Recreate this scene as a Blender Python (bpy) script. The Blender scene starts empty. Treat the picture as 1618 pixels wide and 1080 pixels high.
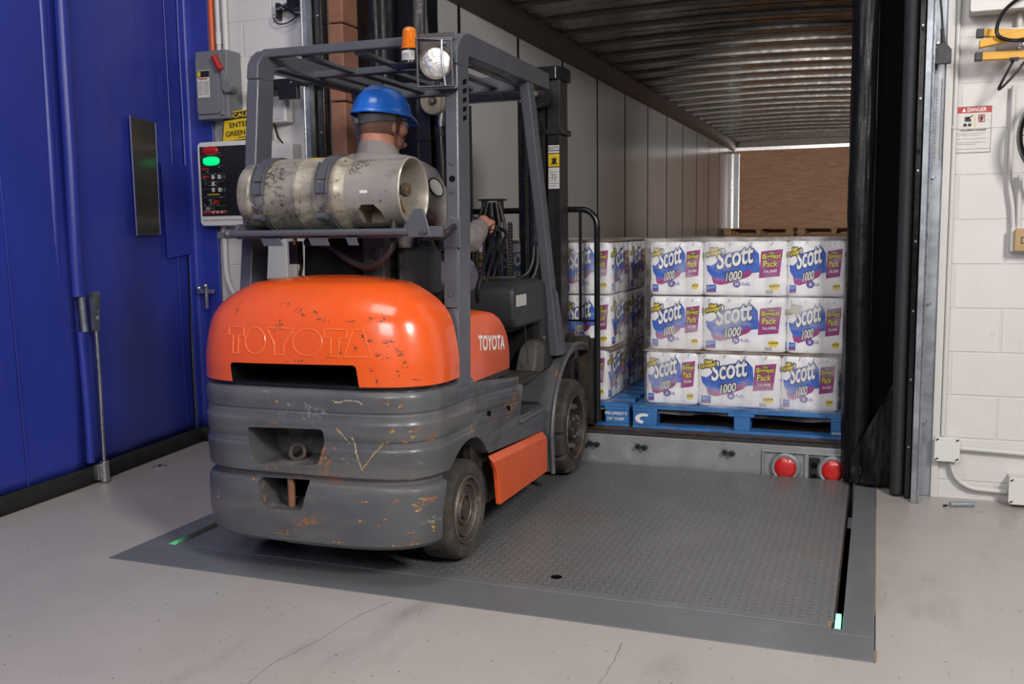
import bpy, bmesh, math, random
from mathutils import Vector, Matrix, noise
random.seed(7)
PI = math.pi
C = bpy.context.scene.collection
SC = bpy.context.scene

# ---------------------------------------------------------------- camera, world, lights, exposure
def cam_matrix(yaw, pitch, roll, loc):
    cy, sy, cp, sp = math.cos(yaw), math.sin(yaw), math.cos(pitch), math.sin(pitch)
    f = Vector((-sy*cp, cy*cp, -sp)); rt = Vector((cy, sy, 0)); dn = f.cross(rt)
    c, s = math.cos(roll), math.sin(roll)
    r = c*rt + s*dn; d = -s*rt + c*dn
    return Matrix(((r.x, -d.x, -f.x, loc[0]), (r.y, -d.y, -f.y, loc[1]), (r.z, -d.z, -f.z, loc[2]), (0, 0, 0, 1)))
cd = bpy.data.cameras.new('camera'); cam = bpy.data.objects.new('camera', cd); C.objects.link(cam)
cd.sensor_width = 36; cd.lens = 1516.01/1618*36; cd.clip_start = .05; cd.clip_end = 200
cam.matrix_world = cam_matrix(math.radians(20.8296), math.radians(6.5143), math.radians(.74452), (0, 0, 1.2746))
SC.camera = cam
w = bpy.data.worlds.new('world'); SC.world = w; w.use_nodes = True
w.node_tree.nodes['Background'].inputs[0].default_value = (.80, .86, 1.0, 1)
w.node_tree.nodes['Background'].inputs[1].default_value = .07
SC.view_settings.view_transform = 'Standard'; SC.view_settings.look = 'None'
SC.view_settings.exposure = 0.0; SC.view_settings.gamma = 1.0
def area(name, loc, target, size, power, col=(1, 1, 1), sy=None):
    l = bpy.data.lights.new(name, 'AREA'); l.energy = power; l.color = col
    l.size = size
    if sy: l.shape = 'RECTANGLE'; l.size_y = sy
    o = bpy.data.objects.new(name, l); C.objects.link(o); o.location = loc
    o.rotation_euler = (Vector(target)-Vector(loc)).to_track_quat('-Z', 'Y').to_euler()
    return o
area('flash_softbox_right', (2.3, .3, 3.4), (-1.2, 3.8, .5), .9, 225, (1, .95, .9))
area('ceiling_light', (-1.5, 1.4, 4.6), (-1.7, 3.2, 0), 1.6, 60, (1, .97, .94))
area('fill_softbox_left', (-.7, -1.3, 2.9), (-1.3, 4.6, .9), 1.3, 85, (1, .97, .95))  # added soft fill that lifts the cargo stack
sp = bpy.data.lights.new('trailer_fill_spot', 'SPOT'); sp.energy = 2000; sp.spot_size = math.radians(34); sp.spot_blend = .8; sp.shadow_soft_size = .08; sp.color = (1, .93, .87)  # added spot without a fixture, brightens the trailer interior
spo = bpy.data.objects.new('trailer_fill_spot', sp); C.objects.link(spo); spo.location = (-.65, 4.6, 1.9)
spo.rotation_euler = (Vector((-1.3, 18.9, 1.6))-spo.location).to_track_quat('-Z', 'Y').to_euler()

# ---------------------------------------------------------------- materials
MATS = {}
def newmat(name):
    m = bpy.data.materials.new(name); m.use_nodes = True
    nt = m.node_tree; b = nt.nodes['Principled BSDF']
    return m, nt, b
def N(nt, t, **k):
    n = nt.nodes.new(t)
    for a, v in k.items():
        if a.startswith('i_'):
            n.inputs[int(a[2:])].default_value = v
        else: setattr(n, a, v)
    return n
def mixc(nt, fac, a, b):
    n = nt.nodes.new('ShaderNodeMix'); n.data_type = 'RGBA'
    if hasattr(fac, 'links') or hasattr(fac, 'node'): nt.links.new(fac, n.inputs[0])
    else: n.inputs[0].default_value = fac
    for v, i in ((a, 6), (b, 7)):
        if hasattr(v, 'node'): nt.links.new(v, n.inputs[i])
        else: n.inputs[i].default_value = (*v, 1)
    return n.outputs[2]
def noise_fac(nt, scale, lo, hi, detail=6, rough=.6, stretch=None, seed=0):
    tc = N(nt, 'ShaderNodeTexCoord'); mp = N(nt, 'ShaderNodeMapping')
    nt.links.new(tc.outputs['Object'], mp.inputs[0])
    mp.inputs[1].default_value = (seed*3.7, seed*1.9, seed*2.3)
    if stretch: mp.inputs[3].default_value = stretch
    n = N(nt, 'ShaderNodeTexNoise'); n.inputs['Scale'].default_value = scale
    n.inputs['Detail'].default_value = detail; n.inputs['Roughness'].default_value = rough
    nt.links.new(mp.outputs[0], n.inputs['Vector'])
    r = N(nt, 'ShaderNodeMapRange'); r.inputs[1].default_value = lo; r.inputs[2].default_value = hi
    nt.links.new(n.outputs['Fac'], r.inputs[0])
    return r.outputs[0]
def mat(name, col, rough=.5, metal=0., var=.12, vscale=6., bump=0., bscale=60., coat=0., layers=(), spec=.5, emit=0, alpha=1, trans=0):
    """layers: (colour, scale, lo, hi, stretch) patches laid over the base paint"""
    if name in MATS: return MATS[name]
    m, nt, b = newmat(name)
    c = mixc(nt, noise_fac(nt, vscale, .3, .7), tuple(x*(1-var) for x in col), tuple(min(1, x*(1+var)) for x in col)) if var else None
    for i, L in enumerate(layers):
        lc, sc, lo, hi = L[:4]; st = L[4] if len(L) > 4 else None
        f = noise_fac(nt, sc, lo, hi, 8, .65, st, i+1)
        if len(L) > 5:
            mu = N(nt, 'ShaderNodeMath', operation='MULTIPLY'); nt.links.new(f, mu.inputs[0]); nt.links.new(noise_fac(nt, L[5], .50, .56, 5, .7, None, i+7), mu.inputs[1]); f = mu.outputs[0]
        c = mixc(nt, f, c if c else col, lc)
    if c: nt.links.new(c, b.inputs['Base Color'])
    else: b.inputs['Base Color'].default_value = (*col, 1)
    b.inputs['Roughness'].default_value = rough; b.inputs['Metallic'].default_value = metal
    b.inputs['Specular IOR Level'].default_value = spec
    b.inputs['Coat Weight'].default_value = coat; b.inputs['Coat Roughness'].default_value = .12
    if var:
        r = N(nt, 'ShaderNodeMapRange'); r.inputs[3].default_value = max(.03, rough-.1); r.inputs[4].default_value = min(1, rough+.12)
        nt.links.new(noise_fac(nt, vscale*2.3, .3, .7, seed=5), r.inputs[0]); nt.links.new(r.outputs[0], b.inputs['Roughness'])
    if bump:
        bp = N(nt, 'ShaderNodeBump'); bp.inputs['Strength'].default_value = bump; bp.inputs['Distance'].default_value = .01
        nt.links.new(noise_fac(nt, bscale, 0, 1, 4), bp.inputs['Height']); nt.links.new(bp.outputs[0], b.inputs['Normal'])
    if emit:
        b.inputs['Emission Color'].default_value = (*col, 1); b.inputs['Emission Strength'].default_value = emit
    if alpha < 1: b.inputs['Alpha'].default_value = alpha
    if trans: b.inputs['Transmission Weight'].default_value = trans
    MATS[name] = m
    return m
RUST = (.28, .09, .025)
M = dict(
 grey_paint=mat('grey_paint', (.085, .087, .097), .38, .0, .12, 5, .05, 90, .15,
      layers=[((.05, .045, .043), 3, .50, .75), ((.13, .125, .12), 2.5, .50, .70, (.6, .6, 4)), ((.30, .115, .035), 3.5, .60, .63, (1, 1, 2.5), 45), ((.19, .185, .18), 5, .62, .65, (1, 1, 3), 70)]),
 guard_paint=mat('guard_paint', (.075, .078, .092), .36, .0, .08, 5, .03, 70, .15, layers=[((.14, .135, .13), 50, .70, .75)]),
 orange_paint=mat('orange_paint', (.74, .095, .013), .26, 0, .06, 3, .02, 120, .5,
      layers=[((.50, .085, .025), 5, .55, .75), ((.16, .06, .035), 4, .66, .68, None, 70)]),
 orange_clean=mat('orange_clean', (.72, .10, .02), .38, 0, .08, 4, .03, 30, .2, layers=[((.35, .08, .04), 9, .66, .76)]),
 dark_metal=mat('dark_metal', (.016, .015, .016), .35, .2, .2, 12, .05, 60, layers=[((.10, .045, .02), 16, .66, .74)]),
 black_gloss=mat('black_gloss', (.010, .010, .011), .22, 0, .1, 8),
 rusty_black=mat('rusty_black', (.035, .028, .024), .6, .2, .2, 14, .25, 80, layers=[((.11, .06, .035), 12, .55, .7)]),
 seat_vinyl=mat('seat_vinyl', (.012, .011, .011), .7, 0, .1, 8, spec=.2),
 cavity=mat('cavity', (.06, .058, .06), .7, 0, .2, 9, layers=[((.20, .18, .16), 7, .5, .7)]),
 dark_plastic=mat('dark_plastic', (.025, .026, .029), .5, 0, .1, 30, .1, 300, layers=[((.07, .065, .06), 9, .6, .8)]),
 rubber=mat('rubber', (.045, .040, .037), .82, 0, .2, 8, .25, 60, layers=[((.13, .11, .095), 6, .5, .75)]),
 hub=mat('hub', (.062, .052, .046), .6, .1, .2, 12, .1, 60, layers=[((.20, .17, .14), 14, .55, .7)]),
 hub_ring=mat('hub_ring', (.17, .13, .10), .5, .3, .25, 30, .1, 60),
 bolt=mat('bolt', (.42, .40, .38), .3, .8, .1, 20),
 black_rubber_hose=mat('black_rubber_hose', (.022, .018, .018), .5, 0, .1, 20),
 steel=mat('steel', (.55, .55, .56), .28, .9, .08, 12),
 galvanised=mat('galvanised', (.36, .39, .43), .38, .55, .18, 9, .02, 60, layers=[((.20, .22, .25), 5, .45, .65)]),
 aluminium=mat('aluminium', (.62, .62, .64), .3, .75, .06, 12),
 tank_paint=mat('tank_paint', (.37, .335, .27), .40, .3, .15, 6, .08, 60, .1,
      layers=[((.22, .19, .15), 5, .42, .62, (1, 3, 3)), ((.10, .085, .07), 13, .54, .60, (1, 1, 1), 60), ((.46, .43, .38), 9, .58, .66), ((.07, .06, .055), 40, .61, .66), ((.24, .14, .09), 4, .60, .72)]),
 tank_collar=mat('tank_collar', (.40, .365, .31), .33, .4, .12, 8, .05, 60, layers=[((.22, .19, .15), 9, .55, .70), ((.10, .085, .07), 40, .64, .69)]),
 tank_inner=mat('tank_inner', (.24, .20, .155), .45, .3, .15, 10, layers=[((.20, .12, .07), 20, .55, .7)]),
 brass=mat('brass', (.45, .27, .08), .3, .85, .15, 30),
 label_white=mat('label_white', (.62, .60, .57), .5, 0, .06, 40),
 black_ink=mat('black_ink', (.012, .012, .012), .5, 0, 0),
 grey_ink=mat('grey_ink', (.16, .16, .16), .5, 0, 0),
 red_ink=mat('red_ink', (.42, .02, .015), .4, 0, 0),
 yellow_ink=mat('yellow_ink', (.72, .50, .02), .4, 0, 0),
 white_ink=mat('white_ink', (.80, .79, .77), .4, 0, 0),
 amber=mat('amber', (.62, .15, .006), .12, 0, .1, 60, 0, 60, .6),
 lens=mat('lens', (.75, .74, .72), .10, .65, .25, 60, .6, 60, .5),
 red_lens=mat('red_lens', (.55, .012, .01), .15, 0, .1, 40, .3, 90, .6),
 skin=mat('skin', (.46, .20, .13), .5, 0, .08, 20, .06, 200),
 hair=mat('hair', (.16, .085, .055), .7, 0, .3, 120, .5, 220),
 shirt=mat('shirt', (.20, .175, .17), .85, 0, .06, 9, .5, 22),
 trousers=mat('trousers', (.105, .095, .115), .85, 0, .08, 9, .5, 20),
 boot=mat('boot', (.03, .025, .022), .5, 0, .1, 9),
 hat_blue=mat('hat_blue', (.016, .14, .60), .28, 0, .10, 14, .02, 60, .4, layers=[((.10, .12, .22), 9, .62, .80)]),
 hat_grey=mat('hat_grey', (.09, .09, .095), .6, 0, .1, 30),
 vinyl_black=mat('vinyl_black', (.005, .005, .006), .38, 0, .2, 6, .5, 7, spec=.30),
 foam_brown=mat('foam_brown', (.25, .115, .075), .8, 0, .15, 5, .3, 14, layers=[((.12, .06, .04), 8, .55, .8)]),
 wall_fitting=mat('wall_fitting', (.66, .65, .63), .45, 0, .03, 6, .02, 40),
 conduit_paint=mat('conduit_paint', (.60, .585, .57), .4, 0, .03, 6),
 switch_grey=mat('switch_grey', (.17, .175, .19), .42, 0, .05, 6),
 panel_face=mat('panel_face', (.012, .013, .015), .3, 0, .05, 20),
 crane_yellow=mat('crane_yellow', (.72, .36, .015), .35, 0, .06, 8),
 conduit_orange=mat('conduit_orange', (.62, .10, .03), .4, 0, .05, 8),
 red_lamp=mat('red_lamp', (.42, .012, .012), .15, 0, .15, 80, .4, 90, .5),
 tan_plastic=mat('tan_plastic', (.42, .28, .14), .45, 0, .05, 10),
 plywood_dark=mat('plywood_dark', (.10, .06, .04), .7, 0, .2, 6),
 wood=mat('wood', (.36, .16, .07), .7, 0, .2, 8, .1, 40),
 pallet_wood=mat('pallet_wood', (.30, .18, .09), .75, 0, .25, 10, .2, 40),
 pallet_blue=mat('pallet_blue', (.035, .16, .42), .55, 0, .2, 9, .2, 40, layers=[((.30, .18, .10), 7, .60, .66, (.3, 3, 3)), ((.02, .05, .12), 12, .54, .68, (.3, 3, 3)), ((.10, .24, .48), 10, .60, .70, (.4, 2, 2))]),
 cardboard=mat('cardboard', (.26, .17, .12), .8, 0, .1, 7),
 trailer_roof=mat('trailer_roof', (.30, .285, .27), .20, .9, .10, 4, .35, 3),
 trailer_bow=mat('trailer_bow', (.10, .095, .09), .45, .6, .1, 6, .1, 9),
 trailer_rail=mat('trailer_rail', (.10, .085, .075), .45, .4, .1, 12),
 sill=mat('sill', (.30, .315, .33), .42, .4, .15, 6, .05, 60, layers=[((.40, .41, .42), 8, .55, .7), ((.16, .11, .08), 14, .64, .76)]),
 leveler_grey=mat('leveler_grey', (.15, .158, .168), .36, .1, .06, 3, .02, 50, layers=[((.20, .13, .08), 3, .70, .80)]),
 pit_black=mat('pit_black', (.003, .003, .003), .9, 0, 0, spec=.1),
 concrete_edge=mat('concrete_edge', (.28, .18, .12), .8, 0, .2, 30),
)
def glow(name, col, s):
    m, nt, b = newmat(name); b.inputs['Base Color'].default_value = (*col, 1)
    b.inputs['Emission Color'].default_value = (*col, 1); b.inputs['Emission Strength'].default_value = s
    return m
M['green_lamp'] = glow('green_lamp', (.0, .55, .16), 1.3)
M['green_glow'] = glow('green_glow', (.12, 1, .35), 5)

# painted concrete floor
def floor_mat():
    m, nt, b = newmat('floor_concrete')
    c = mixc(nt, noise_fac(nt, 1.2, .3, .7), (.365, .335, .315), (.42, .39, .37))
    c = mixc(nt, noise_fac(nt, 14, .69, .74), c, (.12, .10, .09))
    c = mixc(nt, noise_fac(nt, 4, .60, .80, seed=4, stretch=(1, .3, 1)), c, (.27, .245, .23))
    c = mixc(nt, noise_fac(nt, 60, .70, .72, 2, seed=8), c, (.09, .08, .07))
    nt.links.new(c, b.inputs['Base Color'])
    r = N(nt, 'ShaderNodeMapRange'); r.inputs[3].default_value = .30; r.inputs[4].default_value = .48
    nt.links.new(noise_fac(nt, 5, .3, .7, seed=2), r.inputs[0]); nt.links.new(r.outputs[0], b.inputs['Roughness'])
    bp = N(nt, 'ShaderNodeBump'); bp.inputs['Strength'].default_value = .06; bp.inputs['Distance'].default_value = .01
    nt.links.new(noise_fac(nt, 30, 0, 1, 5), bp.inputs['Height']); nt.links.new(bp.outputs[0], b.inputs['Normal'])
    return m
M['floor'] = floor_mat()
def xz_vec(nt, ox=0., oz=0., swap=False):
    tc = N(nt, 'ShaderNodeTexCoord'); s = N(nt, 'ShaderNodeSeparateXYZ'); c = N(nt, 'ShaderNodeCombineXYZ')
    nt.links.new(tc.outputs['Object'], s.inputs[0])
    a = N(nt, 'ShaderNodeMath', operation='ADD'); a.inputs[1].default_value = ox
    d = N(nt, 'ShaderNodeMath', operation='ADD'); d.inputs[1].default_value = oz
    nt.links.new(s.outputs[1 if swap else 0], a.inputs[0]); nt.links.new(s.outputs[2], d.inputs[0])
    nt.links.new(a.outputs[0], c.inputs[0]); nt.links.new(d.outputs[0], c.inputs[1])
    return c.outputs[0]
def block_mat():
    m, nt, b = newmat('painted_block')
    br = N(nt, 'ShaderNodeTexBrick'); br.offset = .5
    for k, v in (('Scale', 1), ('Mortar Size', .006), ('Mortar Smooth', .6), ('Brick Width', .4064), ('Row Height', .2032)): br.inputs[k].default_value = v
    nt.links.new(xz_vec(nt, BRX, BRZ), br.inputs['Vector'])
    c = mixc(nt, noise_fac(nt, 2.5, .3, .7), (.60, .585, .575), (.66, .645, .635))
    c = mixc(nt, noise_fac(nt, 7, .66, .80, seed=3), c, (.44, .40, .36))
    nt.links.new(c, b.inputs['Base Color']); b.inputs['Roughness'].default_value = .5
    pit = N(nt, 'ShaderNodeMath', operation='MULTIPLY'); pit.inputs[1].default_value = .22
    nt.links.new(noise_fac(nt, 70, .25, .75, 5), pit.inputs[0])
    inv = N(nt, 'ShaderNodeMath', operation='SUBTRACT'); nt.links.new(pit.outputs[0], inv.inputs[0]); nt.links.new(br.outputs['Fac'], inv.inputs[1])
    bp = N(nt, 'ShaderNodeBump'); bp.inputs['Strength'].default_value = .55; bp.inputs['Distance'].default_value = .006
    nt.links.new(inv.outputs[0], bp.inputs['Height']); nt.links.new(bp.outputs[0], b.inputs['Normal'])
    return m
BRX, BRZ = 9.0104, 4.5898
def tread_mat():
    m, nt, b = newmat('tread_plate')
    tc = N(nt, 'ShaderNodeTexCoord'); s = N(nt, 'ShaderNodeSeparateXYZ'); nt.links.new(tc.outputs['Object'], s.inputs[0])
    def mt(op, a, bb=None, c=None):
        n = N(nt, 'ShaderNodeMath', operation=op)
        for i, v in enumerate((a, bb, c)):
            if v is None: continue
            if hasattr(v, 'node'): nt.links.new(v, n.inputs[i])
            else: n.inputs[i].default_value = v
        return n.outputs[0]
    X = mt('MULTIPLY', s.outputs[0], 1/.030); Y = mt('MULTIPLY', s.outputs[1], 1/.030)
    u = mt('SUBTRACT', mt('FRACT', mt('ADD', X, 500)), .5); v = mt('SUBTRACT', mt('FRACT', mt('ADD', Y, 500)), .5)
    par = mt('SUBTRACT', mt('MULTIPLY', mt('MODULO', mt('ADD', mt('FLOOR', mt('ADD', X, 500)), mt('FLOOR', mt('ADD', Y, 500))), 2), 2), 1)
    a = mt('ADD', u, mt('MULTIPLY', par, v)); c2 = mt('SUBTRACT', u, mt('MULTIPLY', par, v))
    d = mt('ADD', mt('POWER', mt('ABSOLUTE', mt('DIVIDE', a, .80)), 2), mt('POWER', mt('ABSOLUTE', mt('DIVIDE', c2, .24)), 2))
    h = mt('MAXIMUM', mt('SUBTRACT', 1, d), 0)
    h = mt('MINIMUM', mt('MULTIPLY', h, 2.2), 1)
    c = mixc(nt, noise_fac(nt, 2.2, .3, .7), (.145, .148, .153), (.185, .188, .192))
    c = mixc(nt, noise_fac(nt, 3.1, .62, .80, seed=3), c, (.22, .15, .11))
    c = mixc(nt, h, c, mixc(nt, .5, c, (.32, .31, .30)))
    nt.links.new(c, b.inputs['Base Color']); b.inputs['Roughness'].default_value = .42; b.inputs['Metallic'].default_value = .25
    bp = N(nt, 'ShaderNodeBump'); bp.inputs['Strength'].default_value = 1.0; bp.inputs['Distance'].default_value = .006
    nt.links.new(h, bp.inputs['Height']); nt.links.new(bp.outputs[0], b.inputs['Normal'])
    return m
M['tread'] = tread_mat()
def plywood_mat():
    m, nt, b = newmat('plywood')
    tc = N(nt, 'ShaderNodeTexCoord'); mp = N(nt, 'ShaderNodeMapping'); mp.inputs[3].default_value = (1.2, 1, 6)
    nt.links.new(tc.outputs['Object'], mp.inputs[0])
    wv = N(nt, 'ShaderNodeTexNoise'); wv.inputs['Scale'].default_value = 2.2; wv.inputs['Detail'].default_value = 6; wv.inputs['Distortion'].default_value = 1.5
    nt.links.new(mp.outputs[0], wv.inputs['Vector'])
    r = N(nt, 'ShaderNodeMapRange'); r.inputs[1].default_value = .35; r.inputs[2].default_value = .65; nt.links.new(wv.outputs[0], r.inputs[0])
    c = mixc(nt, r.outputs[0], (.34, .155, .075), (.46, .235, .12))
    nt.links.new(c, b.inputs['Base Color']); b.inputs['Roughness'].default_value = .55
    return m
M['plywood'] = plywood_mat()
def vinyl_blue():
    m, nt, b = newmat('blue_vinyl')
    c = mixc(nt, noise_fac(nt, 1.6, .35, .7, stretch=(1, 1, .4)), (.021, .034, .26), (.027, .044, .34))
    c = mixc(nt, noise_fac(nt, 2.2, .60, .85, seed=3, stretch=(1, 3, .25)), c, (.075, .06, .27))
    nt.links.new(c, b.inputs['Base Color']); b.inputs['Roughness'].default_value = .38
    bp = N(nt, 'ShaderNodeBump'); bp.inputs['Strength'].default_value = .5; bp.inputs['Distance'].default_value = .03
    nt.links.new(noise_fac(nt, 1.6, 0, 1, 3, .4, (1, 1.6, .5)), bp.inputs['Height'])
    b2 = N(nt, 'ShaderNodeBump'); b2.inputs['Strength'].default_value = .12; b2.inputs['Distance'].default_value = .004
    nt.links.new(noise_fac(nt, 45, 0, 1, 3), b2.inputs['Height']); nt.links.new(bp.outputs[0], b2.inputs['Normal'])
    nt.links.new(b2.outputs[0], b.inputs['Normal'])
    return m
M['blue_vinyl'] = vinyl_blue()
def see_through(name, tint, opac, rough=.15, noisy=False, lo=.45, hi=.75, mx=.5):
    m, nt, b = newmat(name); out = nt.nodes['Material Output']
    tr = N(nt, 'ShaderNodeBsdfTransparent'); tr.inputs[0].default_value = (1, 1, 1, 1)
    b.inputs['Base Color'].default_value = (*tint, 1); b.inputs['Roughness'].default_value = rough
    mx_ = N(nt, 'ShaderNodeMixShader'); nt.links.new(tr.outputs[0], mx_.inputs[1]); nt.links.new(b.outputs[0], mx_.inputs[2])
    if noisy:
        r = N(nt, 'ShaderNodeMapRange'); r.inputs[3].default_value = opac; r.inputs[4].default_value = mx
        nt.links.new(noise_fac(nt, 3.2, lo, hi, 6, .6, (1, 1, 1.6)), r.inputs[0]); nt.links.new(r.outputs[0], mx_.inputs[0])
        bp = N(nt, 'ShaderNodeBump'); bp.inputs['Strength'].default_value = .8; bp.inputs['Distance'].default_value = .012
        nt.links.new(noise_fac(nt, 14, 0, 1, 6, .65, (1.6, 1.6, .7)), bp.inputs['Height']); nt.links.new(bp.outputs[0], b.inputs['Normal'])
    else: mx_.inputs[0].default_value = opac
    nt.links.new(mx_.outputs[0], out.inputs[0])
    return m
M['stretch_film'] = see_through('stretch_film', (.85, .85, .87), .05, .14, True, .46, .68, .50)  # milky patches: overlapping film layers, with white glare put into the opacity
M['curtain_window'] = see_through('curtain_window', (.045, .042, .035), .85, .2)
M['clear_plastic'] = see_through('clear_plastic', (.7, .72, .75), .3, .1)
def film_plastic():
    m, nt, b = newmat('pack_film')
    c = mixc(nt, noise_fac(nt, 9, .5, .75), (.86, .85, .86), (.72, .73, .80))
    nt.links.new(c, b.inputs['Base Color']); b.inputs['Roughness'].default_value = .30
    bp = N(nt, 'ShaderNodeBump'); bp.inputs['Strength'].default_value = .35; bp.inputs['Distance'].default_value = .006
    nt.links.new(noise_fac(nt, 26, 0, 1, 5, .6, (1, 1, .5)), bp.inputs['Height']); nt.links.new(bp.outputs[0], b.inputs['Normal'])
    return m
M['pack_film'] = film_plastic()
M['p_blue'] = mat('print_blue', (.012, .10, .52), .3, 0, .1, 12, .2, 30)
M['p_navy'] = mat('print_navy', (.012, .03, .16), .3, 0, 0)
M['p_magenta'] = mat('print_magenta', (.30, .02, .20), .3, 0, .1, 12, .2, 30)
M['p_yellow'] = mat('print_yellow', (.80, .62, .03), .35, 0, 0)
M['p_white'] = mat('print_white', (.80, .80, .80), .35, 0, 0)
M['p_black'] = mat('print_black', (.02, .02, .025), .35, 0, 0)
M['p_purple'] = mat('print_purple', (.09, .06, .36), .35, 0, 0)
M['p_red'] = mat('print_red', (.5, .05, .04), .35, 0, 0)

# ---------------------------------------------------------------- mesh helpers
TXT = {}
def text2d(s, shear=0., off=0., cuts=0.):
    key = (s, shear, off, cuts)
    if key in TXT: return TXT[key]
    cu = bpy.data.curves.new('txt', 'FONT'); cu.body = s; cu.size = 1; cu.shear = shear; cu.offset = off; cu.resolution_u = 4; cu.fill_mode = 'FRONT'
    o = bpy.data.objects.new('txt', cu); C.objects.link(o)
    dg = bpy.context.evaluated_depsgraph_get(); dg.update()
    me = bpy.data.meshes.new_from_object(o.evaluated_get(dg))
    bm = bmesh.new(); bm.from_mesh(me)
    bmesh.ops.triangulate(bm, faces=bm.faces)
    if cuts:
        for _ in range(3):
            es = [e for e in bm.edges if e.calc_length() > cuts]
            if not es: break
            bmesh.ops.subdivide_edges(bm, edges=es, cuts=1); bmesh.ops.triangulate(bm, faces=bm.faces)
    vs = [(v.co.x, v.co.y) for v in bm.verts]; bm.verts.index_update(); fs = [[v.index for v in f.verts] for f in bm.faces if f.calc_area() > 1e-9]
    bm.free(); bpy.data.objects.remove(o); bpy.data.curves.remove(cu); bpy.data.meshes.remove(me)
    xs = [v[0] for v in vs]; ys = [v[1] for v in vs]
    x0, x1, y0, y1 = min(xs), max(xs), min(ys), max(ys)
    vs = [((x-x0)/(x1-x0), (y-y0)/(y1-y0)) for x, y in vs]
    # faces must face +z in 2D
    out = []
    for f in fs:
        a, b, c = (vs[i] for i in f[:3])
        out.append(f if (b[0]-a[0])*(c[1]-a[1])-(b[1]-a[1])*(c[0]-a[0]) > 0 else f[::-1])
    TXT[key] = (vs, out); return TXT[key]

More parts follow.
